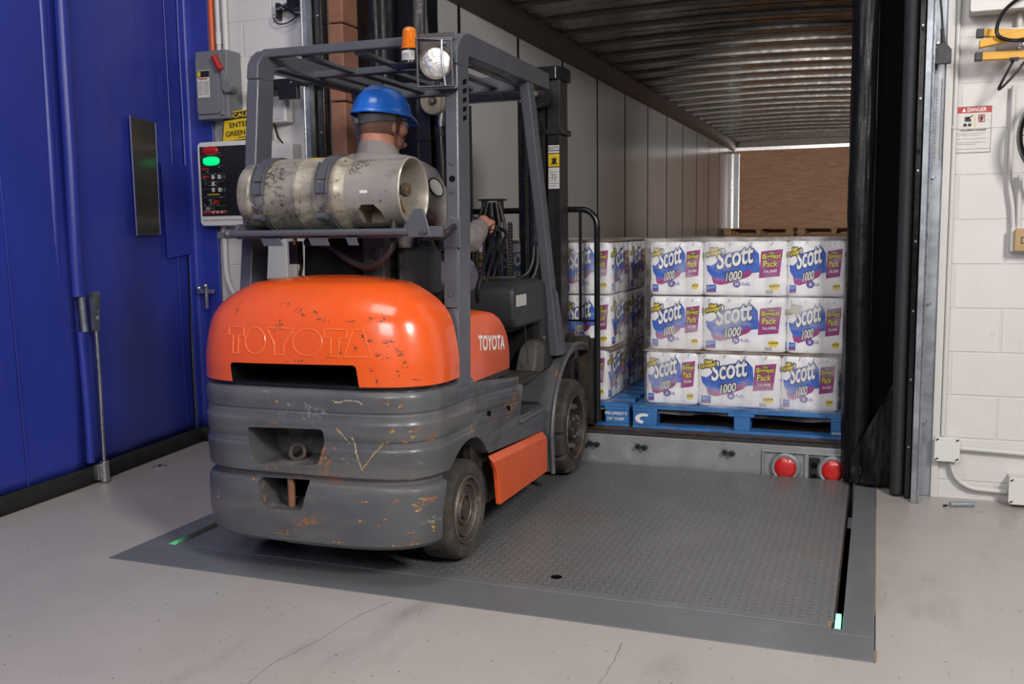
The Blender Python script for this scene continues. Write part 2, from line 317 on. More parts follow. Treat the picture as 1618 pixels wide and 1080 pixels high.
class MB:
    def __init__(s): s.v = []; s.f = []; s.m = []; s.mats = []; s.T = Matrix.Identity(4)
    def mi(s, m):
        if m is None: m = s.mats[0] if s.mats else M['grey_paint']
        if isinstance(m, str): m = M[m]
        if m not in s.mats: s.mats.append(m)
        return s.mats.index(m)
    def add(s, vs, fs, m=None):
        b = len(s.v); k = s.mi(m)
        for p in vs: s.v.append(tuple(s.T @ Vector(p)))
        for f in fs: s.f.append([b+i for i in f]); s.m.append(k)
        return s
    def box(s, x0, x1, y0, y1, z0, z1, m=None):
        vs = [(x, y, z) for x in (x0, x1) for y in (y0, y1) for z in (z0, z1)]
        return s.add(vs, [(0, 1, 3, 2), (4, 6, 7, 5), (0, 4, 5, 1), (2, 3, 7, 6), (0, 2, 6, 4), (1, 5, 7, 3)], m)
    def hexa(s, bot, top, m=None):
        """bot, top: four points each, counter-clockwise from above"""
        return s.add(list(bot)+list(top), [(3, 2, 1, 0), (4, 5, 6, 7), (0, 1, 5, 4), (1, 2, 6, 5), (2, 3, 7, 6), (3, 0, 4, 7)], m)
    def prism(s, poly, axis, a, b, m=None):
        """poly in the two other axes (x: (y,z), y: (x,z), z: (x,y))"""
        n = len(poly)
        ar = sum(poly[i][0]*poly[(i+1) % n][1]-poly[(i+1) % n][0]*poly[i][1] for i in range(n))
        if ar < 0: poly = poly[::-1]
        def P(q, h): return (h, q[0], q[1]) if axis == 'x' else ((q[0], h, q[1]) if axis == 'y' else (q[0], q[1], h))
        lo, hi = min(a, b), max(a, b)
        vs = [P(q, lo) for q in poly]+[P(q, hi) for q in poly]
        fs = [list(range(n))[::-1], list(range(n, 2*n))]+[(i, (i+1) % n, n+(i+1) % n, n+i) for i in range(n)]
        if axis == 'y': fs = [list(f)[::-1] for f in fs]
        return s.add(vs, fs, m)
    def loft(s, rings, m=None, cap=True, closed=True):
        n = len(rings[0]); vs = [p for r in rings for p in r]; fs = []
        for k in range(len(rings)-1):
            for i in range(n if closed else n-1):
                j = (i+1) % n; fs.append((k*n+i, k*n+j, (k+1)*n+j, (k+1)*n+i))
        if cap: fs.append(list(range(n))[::-1]); fs.append([(len(rings)-1)*n+i for i in range(n)])
        return s.add(vs, fs, m)
    def tube(s, pts, r, m=None, n=10, cap=True, closed=False):
        pts = [Vector(p) for p in pts]; rs = r if isinstance(r, (list, tuple)) else [r]*len(pts)
        rings = []; up = None
        for i, p in enumerate(pts):
            a = pts[i-1] if i > 0 else (pts[-1] if closed else p); b = pts[(i+1) % len(pts)] if (i < len(pts)-1 or closed) else p
            d = (b-a).normalized()
            if up is None: up = d.orthogonal().normalized()
            else:
                up = (up-d*up.dot(d)); up = up.normalized() if up.length > 1e-6 else d.orthogonal().normalized()
            q = d.cross(up)
            rings.append([tuple(p+up*rs[i]*math.cos(t*2*PI/n)+q*rs[i]*math.sin(t*2*PI/n)) for t in range(n)])
        if closed: rings.append(rings[0]); cap = False
        return s.loft(rings, m, cap)
    def cyl(s, p0, p1, r, m=None, n=20, r1=None): return s.tube([p0, p1], [r, r if r1 is None else r1], m, n)
    def lathe(s, prof, origin=(0, 0, 0), axis='z', m=None, n=32, arc=(0, 2*PI), cap=False, ms=None):
        """prof: list of (radius, height)"""
        full = abs(arc[1]-arc[0]-2*PI) < 1e-6; k = n if full else n+1
        o = Vector(origin)
        def P(r, h, t):
            c, q = r*math.cos(t), r*math.sin(t)
            return tuple(o+Vector((c, q, h) if axis == 'z' else ((h, c, q) if axis == 'x' else (q, h, c))))
        rings = [[P(r, h, arc[0]+(arc[1]-arc[0])*i/n) for i in range(k)] for r, h in prof]
        if ms:
            for i in range(len(rings)-1): s.loft(rings[i:i+2], ms[i], False, full)
        else: s.loft(rings, m, cap, full)
        return s
    def sphere(s, c, r, m=None, n=16, sc=(1, 1, 1)):
        prof = [(max(1e-4, math.cos(-PI/2+PI*i/(n//2+2))*1), math.sin(-PI/2+PI*i/(n//2+2))) for i in range(n//2+3)]
        rings = [[(c[0]+r*sc[0]*a*math.cos(t*2*PI/n), c[1]+r*sc[1]*a*math.sin(t*2*PI/n), c[2]+r*sc[2]*b) for t in range(n)] for a, b in prof]
        return s.loft(rings, m, True)
    def text(s, txt, o, xd, yd, wdt, hgt, m, shear=0., off=0., lift=0., warp=None, cuts=0., depth=0.):
        """text filling the box o + xd*[0..wdt] + yd*[0..hgt], lifted along the normal"""
        vs, fs = text2d(txt, shear, off, cuts); o = Vector(o); xd = Vector(xd).normalized(); yd = Vector(yd).normalized(); nn = xd.cross(yd)
        P = [o+xd*(a*wdt)+yd*(b*hgt)+nn*lift for a, b in vs]
        if warp: P = [warp(p) for p in P]
        s.add([tuple(p) for p in P], fs, m)
        return s
    def plate(s, o, xd, yd, pts, m, lift=0., thick=.001):
        """flat polygon (pts in xd,yd metres) with a little thickness"""
        o = Vector(o); xd = Vector(xd).normalized(); yd = Vector(yd).normalized(); nn = xd.cross(yd); n = len(pts)
        ar = sum(pts[i][0]*pts[(i+1) % n][1]-pts[(i+1) % n][0]*pts[i][1] for i in range(n))
        if ar < 0: pts = pts[::-1]
        a = [tuple(o+xd*p[0]+yd*p[1]+nn*lift) for p in pts]; b = [tuple(o+xd*p[0]+yd*p[1]+nn*(lift+thick)) for p in pts]
        return s.add(a+b, [list(range(n))[::-1], list(range(n, 2*n))]+[(i, (i+1) % n, n+(i+1) % n, n+i) for i in range(n)], m)
    def mesh(s, name, smooth=38):
        me = bpy.data.meshes.new(name); me.from_pydata(s.v, [], s.f)
        for m in s.mats: me.materials.append(m)
        for i, p in enumerate(me.polygons): p.material_index = s.m[i]
        me.validate(); me.update()
        if smooth:
            for p in me.polygons: p.use_smooth = True
            me.set_sharp_from_angle(angle=math.radians(smooth))
        return me
    def build(s, name, parent=None, bevel=0., seg=2, smooth=38, rot=None, loc=None):
        o = bpy.data.objects.new(name, s.mesh(name, smooth)); C.objects.link(o)
        if parent: o.parent = parent
        if loc: o.location = loc
        if rot: o.rotation_euler = rot
        if bevel:
            b = o.modifiers.new('bevel', 'BEVEL'); b.width = bevel; b.segments = seg; b.limit_method = 'ANGLE'; b.angle_limit = math.radians(40); b.harden_normals = True
        return o
def bake(o, smooth=38):
    """freeze an object's modifiers into its mesh"""
    dg = bpy.context.evaluated_depsgraph_get(); dg.update()
    me = bpy.data.meshes.new_from_object(o.evaluated_get(dg)); old = o.data
    o.modifiers.clear(); o.data = me; me.name = old.name
    if smooth:
        for p in me.polygons: p.use_smooth = True
        me.set_sharp_from_angle(angle=math.radians(smooth))
    return o
def cut(o, cutters, smooth=38):
    cs = []
    for mb in cutters:
        cm = mb.mesh('cutter', 0)
        for me_ in (cm, o.data):
            bm = bmesh.new(); bm.from_mesh(me_); bmesh.ops.recalc_face_normals(bm, faces=bm.faces); bm.to_mesh(me_); bm.free()
        c = bpy.data.objects.new('cutter', cm); C.objects.link(c); c.matrix_world = o.matrix_world; cs.append(c)
        if o.parent: c.parent = o.parent
        b = o.modifiers.new('b', 'BOOLEAN'); b.operation = 'DIFFERENCE'; b.solver = 'EXACT'; b.object = c; b.material_mode = 'TRANSFER'
    bpy.context.view_layer.update()
    bake(o, smooth)
    for c in cs: bpy.data.objects.remove(c)
    return o
def absorb(o, mb):
    """merge extra faces (paint chips, prints) into a part's own mesh"""
    me = o.data; ml = list(me.materials); mp = []
    for m in mb.mats:
        if m not in ml: me.materials.append(m); ml.append(m)
        mp.append(ml.index(m))
    add = mb.mesh('x', 0)
    for q in add.polygons: q.material_index = mp[q.material_index]
    bm = bmesh.new(); bm.from_mesh(me); bm.from_mesh(add); bm.to_mesh(me); bm.free(); bpy.data.meshes.remove(add); me.update()
def tag(o, label=None, cat=None, group=None, kind=None):
    if label: o['label'] = label
    if cat: o['category'] = cat
    if group: o['group'] = group
    if kind: o['kind'] = kind
    return o
def empty(name, loc=(0, 0, 0), rz=0):
    o = bpy.data.objects.new(name, None); C.objects.link(o); o.location = loc; o.rotation_euler = (0, 0, rz); o.empty_display_size = .1
    return o
def copy_tree(o, parent=None):
    c = o.copy(); C.objects.link(c)
    if parent: c.parent = parent
    for ch in list(o.children): copy_tree(ch, c)
    return c
def arc_pts(cx, cy, r, a0, a1, n): return [(cx+r*math.cos(math.radians(a0+(a1-a0)*i/n)), cy+r*math.sin(math.radians(a0+(a1-a0)*i/n))) for i in range(n+1)]
def rrect(x0, x1, y0, y1, r, n=5):
    return arc_pts(x1-r, y1-r, r, 0, 90, n)+arc_pts(x0+r, y1-r, r, 90, 180, n)+arc_pts(x0+r, y0+r, r, 180, 270, n)+arc_pts(x1-r, y0+r, r, 270, 360, n)
def bez(p0, p1, p2, p3, n=14):
    p0, p1, p2, p3 = map(Vector, (p0, p1, p2, p3)); out = []
    for i in range(n+1):
        t = i/n; out.append(tuple(p0*(1-t)**3+p1*3*t*(1-t)**2+p2*3*t*t*(1-t)+p3*t**3))
    return out
def spline(pts, k=6):
    pts = [Vector(p) for p in pts]; out = []
    for i in range(len(pts)-1):
        a = pts[max(0, i-1)]; b = pts[i]; c = pts[i+1]; d = pts[min(len(pts)-1, i+2)]
        for j in range(k):
            t = j/k
            out.append(tuple(.5*((2*b)+(c-a)*t+(2*a-5*b+4*c-d)*t*t+(3*b-a-3*c+d)*t**3)))
    out.append(tuple(pts[-1])); return out
M['block'] = block_mat()
# ================================================================ SETTING
WY = 4.88
def struct(o): o['kind'] = 'structure'; return o
mb = MB()
for x0, x1, y0, y1 in ((-9, -2.848, -4, 4.88), (.029, 5, -4, 4.88), (-2.848, .029, -4, 2.901), (.029, .215, 4.88, 5.06), (-3.02, -2.848, 4.88, 5.06)):
    mb.box(x0, x1, y0, y1, -.25, 0, 'floor')
floor_ob = struct(mb.build('floor'))
mb = MB()
mb.box(.285, 5, WY, 5.06, 0, 5, 'block'); mb.box(-9, -3.06, WY, 5.06, 0, 5, 'block'); mb.box(-3.06, .285, WY, 5.06, 3.3, 5, 'block')
struct(mb.build('wall_back'))
# cracks in the slab: narrow dark grooves
for i, pts in enumerate((((-1.55, 2.86), (-1.60, 2.70), (-1.62, 2.5), (-1.66, 2.3), (-1.64, 2.1)), ((-.71, 2.80), (-.70, 2.6), (-.71, 2.4), (-.70, 2.2)))):
    m_ = MB(); L = spline([(x, y, .0005) for x, y in pts], 6)
    vs = []; fs = []
    for k, p in enumerate(L):
        wd = .0014*(.5+abs(noise.noise(Vector((k*.7, i, 0))))*1.5); dx = .006*noise.noise(Vector((k*.9, 3+i, 1)))
        vs += [(p[0]-wd+dx, p[1], .0006), (p[0]+wd+dx, p[1], .0006)]
        if k: fs.append((2*k-2, 2*k-1, 2*k+1, 2*k))
    m_.add(vs, fs, mat('crack_dark', (.17, .145, .13), .9, 0, .1))
    absorb(floor_ob, m_)

# -------------------------------------------------- dock leveler
lev = tag(empty('dock_leveler', (-1.41, 4.0, 0)), 'grey steel dock leveler with tread-plate deck set flush in the floor', 'dock leveler')
def loc(mb, o, name, **k):
    """build geometry given in world coordinates as a child of o (unrotated)"""
    mb_T = Matrix.Translation(-o.location)
    mb.v = [tuple(mb_T @ Vector(v)) for v in mb.v]
    return mb.build(name, o, **k)
fr = MB()
fr.box(-2.845, .026, 2.904, 3.085, -.03, .002, 'leveler_grey')      # front plate
fr.box(-.071, .026, 3.085, 5.058, -.03, .002); fr.box(-2.845, -2.738, 3.085, 5.058, -.03, .002)
fr.box(-2.738, -.071, 3.085, 3.12, -.03, .001)
fr.box(-2.845, -2.70, 3.085, 3.12, -.03, .0021); fr.box(-.10, .026, 3.085, 3.12, -.03, .0021)
loc(fr, lev, 'pit_frame', bevel=.002)
hp = MB(); hp.box(-2.70, -.112, 3.122, 3.166, -.02, .004, 'leveler_grey'); 
loc(hp, lev, 'hinge_strip', bevel=.003)
dk = MB(); dk.box(-2.69, -.100, 3.168, 5.05, -.012, 0, 'tread')
d_ = loc(dk, lev, 'deck_plate')
cc = MB(); cc.T = Matrix.Translation((1.41, -4.0, 0)); cc.cyl((-1.082, 3.276, -.1), (-1.082, 3.276, .1), .022, 'pit_black', 20); cut(d_, [cc], 30)
sd = MB(); sd.box(-.102, -.094, 3.14, 5.05, -.10, -.001, 'rusty_black'); loc(sd, lev, 'side_plate'); sd = MB(); sd.box(-2.698, -2.690, 3.14, 5.05, -.10, -.001, 'rusty_black'); loc(sd, lev, 'side_plate')
pk = MB(); pk.box(-2.846, .027, 2.902, 5.06, -.26, -.25, 'pit_black'); pk.box(-2.846, -2.838, 2.902, 5.06, -.25, -.03); pk.box(.019, .027, 2.902, 5.06, -.25, -.03); pk.box(-2.838, .019, 2.902, 2.91, -.25, -.03)
loc(pk, lev, 'pit_lining')
for nm, b in (('light_strip', (-.094, -.078, 3.135, 3.26, -.03, -.004)), ('light_strip', (-2.712, -2.702, 3.14, 3.21, -.035, -.012))):
    g = MB(); g.box(*b, 'green_glow'); loc(g, lev, nm)
rb = MB(); rb.box(-.118, -.104, 3.128, 3.165, -.01, .005, 'concrete_edge'); loc(rb, lev, 'hinge_lug')
re_ = MB(); re_.box(.0265, .034, 2.91, 2.99, -.02, .001, 'concrete_edge'); re_.box(.0265, .030, 3.3, 4.6, -.02, .0008); loc(re_, lev, 'rusty_edge')

# -------------------------------------------------- floor bits
fa = MB(); fa.lathe([(.0, .004), (.022, .004), (.028, .008), (.036, .006), (.042, 0)], (0, 0, 0), 'z', 'galvanised', 20); fa.cyl((0, 0, .004), (0, 0, .012), .008, 'dark_metal', 8)
tag(fa.build('floor_anchor', loc=(-3.715, 4.203, 0)), 'small dull metal anchor ring set in the floor beside the blue curtain', 'floor anchor')
bb = MB(); bb.tube([(0, 0, .012), (.10, .035, .012)], .012, 'galvanised', 10); bb.tube([(-.012, -.006, .008), (-.03, -.012, .006)], .005, 'dark_metal', 6)
tag(bb.build('metal_sleeve', loc=(.345, 4.71, 0)), 'loose short metal sleeve lying on the floor by the right wall', 'metal sleeve')

# -------------------------------------------------- door tracks
def track(x0, x1, name, label, sgn):
    t = tag(empty(name, ((x0+x1)/2, WY, 0)), label, 'door track', 'galvanised dock door tracks')
    a = MB()
    lo, hi = min(x0, x1), max(x0, x1)
    a.box(lo, hi, WY-.006, WY-.001, .002, 3.3, 'galvanised')                       # wall angle
    inner = x0
    a.box(min(inner, inner+sgn*.006), max(inner, inner+sgn*.006), WY-.16, WY-.006, .002, 3.3)
    loc(a, t, 'wall_angle', bevel=.001)
    c = MB(); xx = inner-sgn*.030                                                # curled track channel
    c.box(min(xx, xx+sgn*.028), max(xx, xx+sgn*.028), WY-.155, WY-.150, .002, 3.3, 'galvanised')
    c.box(min(xx, xx+sgn*.005), max(xx, xx+sgn*.005), WY-.1495, WY-.10, .002, 3.3)
    c.cyl((xx+sgn*.029, WY-.157, .002), (xx+sgn*.029, WY-.157, 3.3), .005, 'steel', 8)
    loc(c, t, 'track_channel')
    for z in (.36, .92, 1.50, 2.1):
        b_ = MB(); b_.box(min(inner+sgn*.008, inner+sgn*.03), max(inner+sgn*.008, inner+sgn*.03), WY-.022, WY-.007, z-.006, z+.006, 'steel'); b_.cyl((inner+sgn*.028, WY-.02, z), (inner+sgn*.028, WY-.008, z), .006, 'dark_metal', 8)
        b_.box(inner+sgn*.008-.002, inner+sgn*.008+.002, WY-.06, WY-.007, z-.03, z+.03, 'dark_metal')
        loc(b_, t, 'bracket_bolt')
    return t
track(.208, .268, 'door_track', 'galvanised steel door track standing at the right side of the dock opening', 1)
track(-3.02, -3.085, 'door_track', 'galvanised steel door track at the left side of the dock opening, behind the forklift', -1)
# painted jamb strips
j = MB(); j.box(.268, .300, WY-.02, WY, .0, 3.3, 'conduit_paint'); struct(j.build('trim_1', bevel=.002))
j = MB(); j.box(-3.14, -3.102, WY-.02, WY, .0, 3.3, 'conduit_paint'); struct(j.build('trim_2', bevel=.002))

# black guide strips / brush seals
def guide(x0, x1, label, nm='guide_strip'):
    t = tag(empty(nm, ((x0+x1)/2, WY-.05, 0)), label, 'guide strip')
    g = MB(); g.box(x0, x1, WY-.09, WY-.04, .003, 3.25, 'black_gloss'); loc(g, t, 'rail', bevel=.004)
    for z in [.25+.32*i for i in range(9)]:
        b_ = MB(); b_.cyl(((x0+x1)/2, WY-.094, z), ((x0+x1)/2, WY-.089, z), .005, 'steel', 8); loc(b_, t, 'rivet')
    return t
guide(.150, .176, 'narrow glossy black riveted rail beside the right galvanised door track')
guide(-2.98, -2.935, 'narrow glossy black riveted rail beside the left galvanised door track')
# ribbed brush seal right
def ribbed(x0, x1, y, z0, z1, m, amp, pitch, folds=0, seed=0):
    a = MB(); n = int((z1-z0)/pitch); k = 10
    for i in range(n+1):
        pass
    vs = []; fs = []
    for i in range(n+1):
        z = z0+(z1-z0)*i/n
        for j_ in range(k+1):
            u = j_/k; x = x0+(x1-x0)*u
            d = amp*math.sin(i*PI)*0 + amp*(i % 2)
            vs.append((x, y-math.sin(u*PI)*.03-d, z))
    for i in range(n):
        for j_ in range(k):
            b = i*(k+1)+j_; fs.append((b, b+1, b+k+2, b+k+1))
    a.add(vs, fs, m); return a
o = ribbed(.085, .150, WY-.05, .01, 3.2, mat('brush_seal', (.022, .023, .028), .75, 0, .2, 20), .004, .012)
o = o.build('brush_seal'); sol = o.modifiers.new('s', 'SOLIDIFY'); sol.thickness = .012
tag(o, 'dark ribbed vertical brush seal between the black curtain and the right door track', 'brush seal')
o = MB(); o.box(.178, .202, WY-.03, WY-.004, .002, 3.25, mat('channel_dark', (.03, .026, .024), .6, .1, 0)); tag(o.build('edge_channel', bevel=.002), 'dark rusty steel channel standing behind the right door track', 'steel channel')

# -------------------------------------------------- dock seal curtains (heavy black fabric)
def fold_sheet(path, z0, z1, m, name, label=None, cat=None, amp=.018, seed=0, flare=0., thick=.01, nz=60, nx=40, parent=None, bottom=None, fscale=2.0):
    """path: list of (x,y); sheet hanging along it"""
    P = [Vector((*p, 0)) for p in path]; Ls = [0]
    for i in range(1, len(P)): Ls.append(Ls[-1]+(P[i]-P[i-1]).length)
    def at(u):
        d = u*Ls[-1]
        for i in range(1, len(P)):
            if d <= Ls[i]+1e-9:
                t = (d-Ls[i-1])/(Ls[i]-Ls[i-1]); q = P[i-1].lerp(P[i], t); tn = (P[i]-P[i-1]).normalized(); return q, Vector((tn.y, -tn.x, 0))
        return P[-1], Vector((0, -1, 0))
    vs = []; fs = []
    for i in range(nz+1):
        for j_ in range(nx+1):
            u = j_/nx; zb = bottom(u) if bottom else z0
            z = zb+(z1-zb)*i/nz
            q, nn = at(u)
            d = amp*(noise.noise(Vector((u*Ls[-1]*6*fscale/2+seed, z*.9, seed)))+.5*noise.noise(Vector((u*Ls[-1]*14+seed, z*3.1, seed+5)))+.25*noise.noise(Vector((u*20, z*9, seed+9))))
            p = q+nn*d*(1 if 0 < j_ < nx else .3); vs.append((p.x, p.y, z))
    for i in range(nz):
        for j_ in range(nx):
            b = i*(nx+1)+j_; fs.append((b, b+1, b+nx+2, b+nx+1))
    a = MB(); a.add(vs, fs, m); o = a.build(name, parent, smooth=80)
    s_ = o.modifiers.new('s', 'SOLIDIFY'); s_.thickness = thick; s_.offset = 0
    if label: tag(o, label, cat)
    return o
rp = [(-.137, 5.085), (-.137, 5.03), (-.128, 4.985), (-.105, 4.965), (-.07, 4.955), (-.045, 4.965), (-.03, 4.99), (-.025, 5.04)]
fold_sheet(rp, .05, 3.3, 'vinyl_black', 'dock_seal_curtain', 'black vinyl dock seal curtain hanging at the right edge of the trailer opening', 'dock seal curtain', amp=.014, seed=2, bottom=lambda u: .012+.03*u)
o = MB(); o.box(-.02, .14, 5.062, 5.070, .003, 3.2, 'pit_black'); tag(o.build('gap_shade_sheet'), 'matt black sheet added as shade in the gap behind the right dock seal', 'shade sheet')  # black sheet put in to darken the gap beside the curtain
fold_sheet([(-.10, 4.95), (-.04, 4.965), (.02, 4.95), (.06, 4.93), (.095, 4.90)], .02, .5, 'vinyl_black', 'seal_flap', 'crumpled black vinyl flap hanging at the foot of the right dock seal', 'seal flap', amp=.05, seed=6, nz=24, nx=20).modifiers['s'].thickness = .006
o = bpy.data.objects['seal_flap']
for v in o.data.vertices:                      # the flap narrows towards its upper right corner
    lim = .12+.42*max(0, min(1, (v.co.x+.10)/.20)); v.co.z = .015+(v.co.z-.02)*lim/.48
# left seal curtain + foam pad
lp = [(-2.87, 5.02), (-2.80, 5.01), (-2.74, 4.96), (-2.69, 4.965), (-2.66, 5.0), (-2.60, 5.01), (-2.55, 4.98), (-2.50, 4.965), (-2.44, 4.95), (-2.395, 4.965), (-2.365, 4.99), (-2.36, 5.08)]
fold_sheet(lp, .1, 3.3, 'vinyl_black', 'dock_seal_curtain', 'black vinyl dock seal curtain hanging at the left edge of the trailer opening', 'dock seal curtain', amp=.018, seed=12, nx=60)
pd = MB()
for k_, (za, zb) in enumerate(((1.30, 1.685), (1.69, 2.02), (2.025, 2.45), (2.455, 3.2))):
    pd.box(-2.93, -2.832, 4.84+.006*(k_ % 2), 5.02, za, zb, 'foam_brown')
tag(pd.build('foam_pad', bevel=.012, seg=3), 'worn brown foam side pad of the dock seal left of the black curtain', 'foam pad')
o = MB(); o.box(-3.008, -2.985, WY-.04, WY+.04, .0, 3.25, mat('brown_edge', (.22, .10, .05), .6)); tag(o.build('edge_board'), 'thin brown wooden edge board between left door track and black rail', 'edge board')
o = MB(); o.box(-3.00, -2.90, 5.0, 5.055, .0, 1.29, 'vinyl_black'); o.box(-2.935, -2.88, 4.86, 5.0, .0, 1.29, 'pit_black'); tag(o.build('lower_seal_pad', bevel=.02), 'black lower pad of the left dock seal beneath the brown foam pad', 'seal pad')

# -------------------------------------------------- blue curtain
cur = tag(empty('vinyl_curtain', (-3.8, 4.0, 0)), 'tall blue vinyl curtain wall with small window, left of the forklift', 'curtain wall')
def curtain_sheet(path, z0, z1, nx, nz, fn, name, m='blue_vinyl', thick=.008):
    P = [Vector((*p, 0)) for p in path]; Ls = [0]
    for i in range(1, len(P)): Ls.append(Ls[-1]+(P[i]-P[i-1]).length)
    vs, fs = [], []
    for i in range(nz+1):
        for j_ in range(nx+1):
            d = Ls[-1]*j_/nx; k = max(1, next(q for q in range(1, len(P)) if d <= Ls[q]+1e-9)); t = (d-Ls[k-1])/(Ls[k]-Ls[k-1])
            q = P[k-1].lerp(P[k], t); tn = (P[k]-P[k-1]).normalized(); nn = Vector((tn.y, -tn.x, 0)); z = z0+(z1-z0)*i/nz
            p = q+nn*fn(q.y, z); vs.append((p.x+3.8, p.y-4.0, z))
    for i in range(nz):
        for j_ in range(nx):
            b = i*(nx+1)+j_; fs.append((b, b+1, b+nx+2, b+nx+1))
    a = MB(); a.add(vs, fs, m); o = a.build(name, cur, smooth=70)
    s_ = o.modifiers.new('s', 'SOLIDIFY'); s_.thickness = thick; s_.offset = 0
    return o
def f1(y, z):
    return .012*noise.noise(Vector((y*2.2, z*.8, 1)))+.02*noise.noise(Vector((y*1.1+z*.5, z*.5, 4)))
curtain_sheet([(-3.70, -1.0), (-3.765, 3.2), (-3.80, 3.74)], .085, 4.2, 90, 60, f1, 'outer_panel')
curtain_sheet([(-3.825, 3.68), (-3.85, 4.10), (-3.93, 4.80)], .085, 4.2, 60, 60, f1, 'inner_panel')
curtain_sheet([(-3.92, 4.79), (-3.915, 4.84), (-3.87, 4.853), (-3.745, 4.856)], .085, 4.2, 16, 40, lambda y, z: .004*noise.noise(Vector((z*3, y, 0))), 'return_panel')
# vertical pole sleeves at the seam
def sleeve(y, x, r, z0, z1, name, lean=0):
    a = MB(); pts = [(x+lean*z+.004*math.sin(z*5)+3.8, y+.006*math.sin(z*3+1)-4.0, z) for z in [z0+(z1-z0)*i/24 for i in range(25)]]
    a.tube(pts, r, 'blue_vinyl', 14); return a.build(name, cur, smooth=60)
sleeve(3.77, -3.785, .022, .12, .80, 'pole_sleeve'); sleeve(3.77, -3.785, .034, .98, 4.2, 'pole_sleeve'); sleeve(3.66, -3.80, .024, 1.0, 4.2, 'seam_fold')
a = MB(); a.tube([(-3.77+3.8, 3.78-4, .80), (-3.775+3.8, 3.775-4, .98)], .016, 'galvanised', 12); a.build('pole', cur)
# seams (stitched ridges)
for pts in ([(-3.745, 3.36, .1), (-3.745, 3.30, 2.6), (-3.74, 3.25, 4.1)], [(-3.905, 4.70, .12), (-3.89, 4.66, 1.5), (-3.89, 4.66, 4.1)]):
    a = MB(); a.tube([(p[0]+3.8-.012, p[1]-4, p[2]) for p in spline(pts, 8)], .0025, 'blue_vinyl', 6); a.build('stitched_seam', cur)
def cx(y): return -3.85-(y-4.10)*.08/.70 if y > 4.10 else -3.825-(y-3.68)*.025/.42
a = MB(); T0 = [(4.27, 1.935), (4.50, 1.92), (4.49, 1.29), (4.275, 1.285)]
def onc(y, z, d): return (cx(y)+d+3.8+f1(y, z)*0, y-4.0, z)
def cquad(pts, d, m, name, thick=.004):
    a = MB(); a.add([onc(y, z, d) for y, z in pts]+[onc(y, z, d+thick) for y, z in pts], [(0, 1, 2, 3), (7, 6, 5, 4), (0, 4, 5, 1), (1, 5, 6, 2), (2, 6, 7, 3), (3, 7, 4, 0)], m); return a.build(name, cur)
cquad([(y, z) for y, z in T0], .022, 'curtain_window', 'vision_panel', .003)
a = MB(); pts = [onc(y, z, .024) for y, z in T0]; a.tube(pts, .0035, mat('seam_pale', (.16, .17, .42), .4), 6, closed=True); a.build('vision_panel_hem', cur)
cquad([(4.54, 1.70), (4.80, 1.70), (4.80, 1.17), (4.56, 1.15)], .016, 'blue_vinyl', 'patch', .004)
# latch rod with grip
a = MB(); X0, Y0 = -3.755+3.8, 3.84-4
a.tube([(X0, Y0, .12), (X0, Y0+.005, .55), (X0-.004, Y0+.004, .86)], .0095, 'steel', 10); a.build('latch_rod', cur)
a = MB(); a.cyl((X0, Y0, .005), (X0, Y0, .115), .024, 'steel', 16); a.box(X0-.03, X0+.0, Y0-.045, Y0-.015, .02, .10, 'steel'); a.build('rod_socket', cur, bevel=.003)
a = MB(); a.hexa([(X0-.012, Y0-.016, .80), (X0+.014, Y0-.016, .80), (X0+.014, Y0+.012, .80), (X0-.012, Y0+.012, .80)], [(X0-.012, Y0-.02, 1.0), (X0+.03, Y0-.02, 1.0), (X0+.03, Y0+.014, 1.0), (X0-.012, Y0+.014, 1.0)], 'steel')
for k in range(4): a.sphere((X0+.012, Y0, .97-.035*k), .014, 'steel', 8)
a.build('latch_grip', cur)
a = MB(); X1, Y1 = -3.90+3.8, 4.845-4-.02
a.box(X1+.02, X1+.13, Y1-.03, Y1-.005, .93, .955, 'steel'); a.cyl((X1+.09, Y1-.03, .84), (X1+.09, Y1-.03, .97), .011, 'steel', 10); a.sphere((X1+.09, Y1-.03, .975), .016, 'steel', 8); a.sphere((X1+.04, Y1-.03, .96), .018, 'steel', 8)
a.build('wall_latch', cur)
sw = mat('sweep_black', (.012, .012, .013), .6, 0, .1)
curtain_sheet([(-3.70, -1.0), (-3.765, 3.2), (-3.80, 3.74), (-3.85, 4.10), (-3.93, 4.80), (-3.92, 4.845), (-3.76, 4.86)], .004, .095, 80, 2, lambda y, z: .016, 'floor_sweep', sw, .012)

# -------------------------------------------------- left wall equipment
def onto_wall(x, z, d=0): return (x, WY-d, z)
# disconnect switch box
ds = tag(empty('disconnect_switch', (-3.64, WY, 2.14)), 'grey electrical disconnect box with red handle on the left block wall', 'electrical switch box')
a = MB(); a.box(-3.765, -3.545, WY-.14, WY-.002, 1.955, 2.345, 'switch_grey'); loc(a, ds, 'enclosure', bevel=.006)
a = MB(); a.prism(rrect(-3.757, -3.60, 1.985, 2.315, .02), 'y', WY-.152, WY-.139, 'switch_grey'); a.box(-3.60, -3.575, WY-.150, WY-.139, 1.975, 2.33, 'switch_grey'); loc(a, ds, 'door', bevel=.003)
a = MB(); a.hexa([(-3.556, WY-.165, 2.10), (-3.525, WY-.165, 2.10), (-3.525, WY-.10, 2.10), (-3.556, WY-.10, 2.10)], [(-3.585, WY-.165, 2.25), (-3.56, WY-.165, 2.25), (-3.56, WY-.12, 2.25), (-3.585, WY-.12, 2.25)], 'switch_grey'); a.cyl((-3.53, WY-.17, 2.13), (-3.53, WY-.10, 2.13), .035, 'switch_grey', 16); lv = loc(a, ds, 'lever_arm', bevel=.003)
a = MB(); a.tube([(-3.605, WY-.175, 2.305), (-3.56, WY-.175, 2.225)], .019, 'red_ink', 10); loc(a, ds, 'red_handle')['label'] = 'red switch handle'
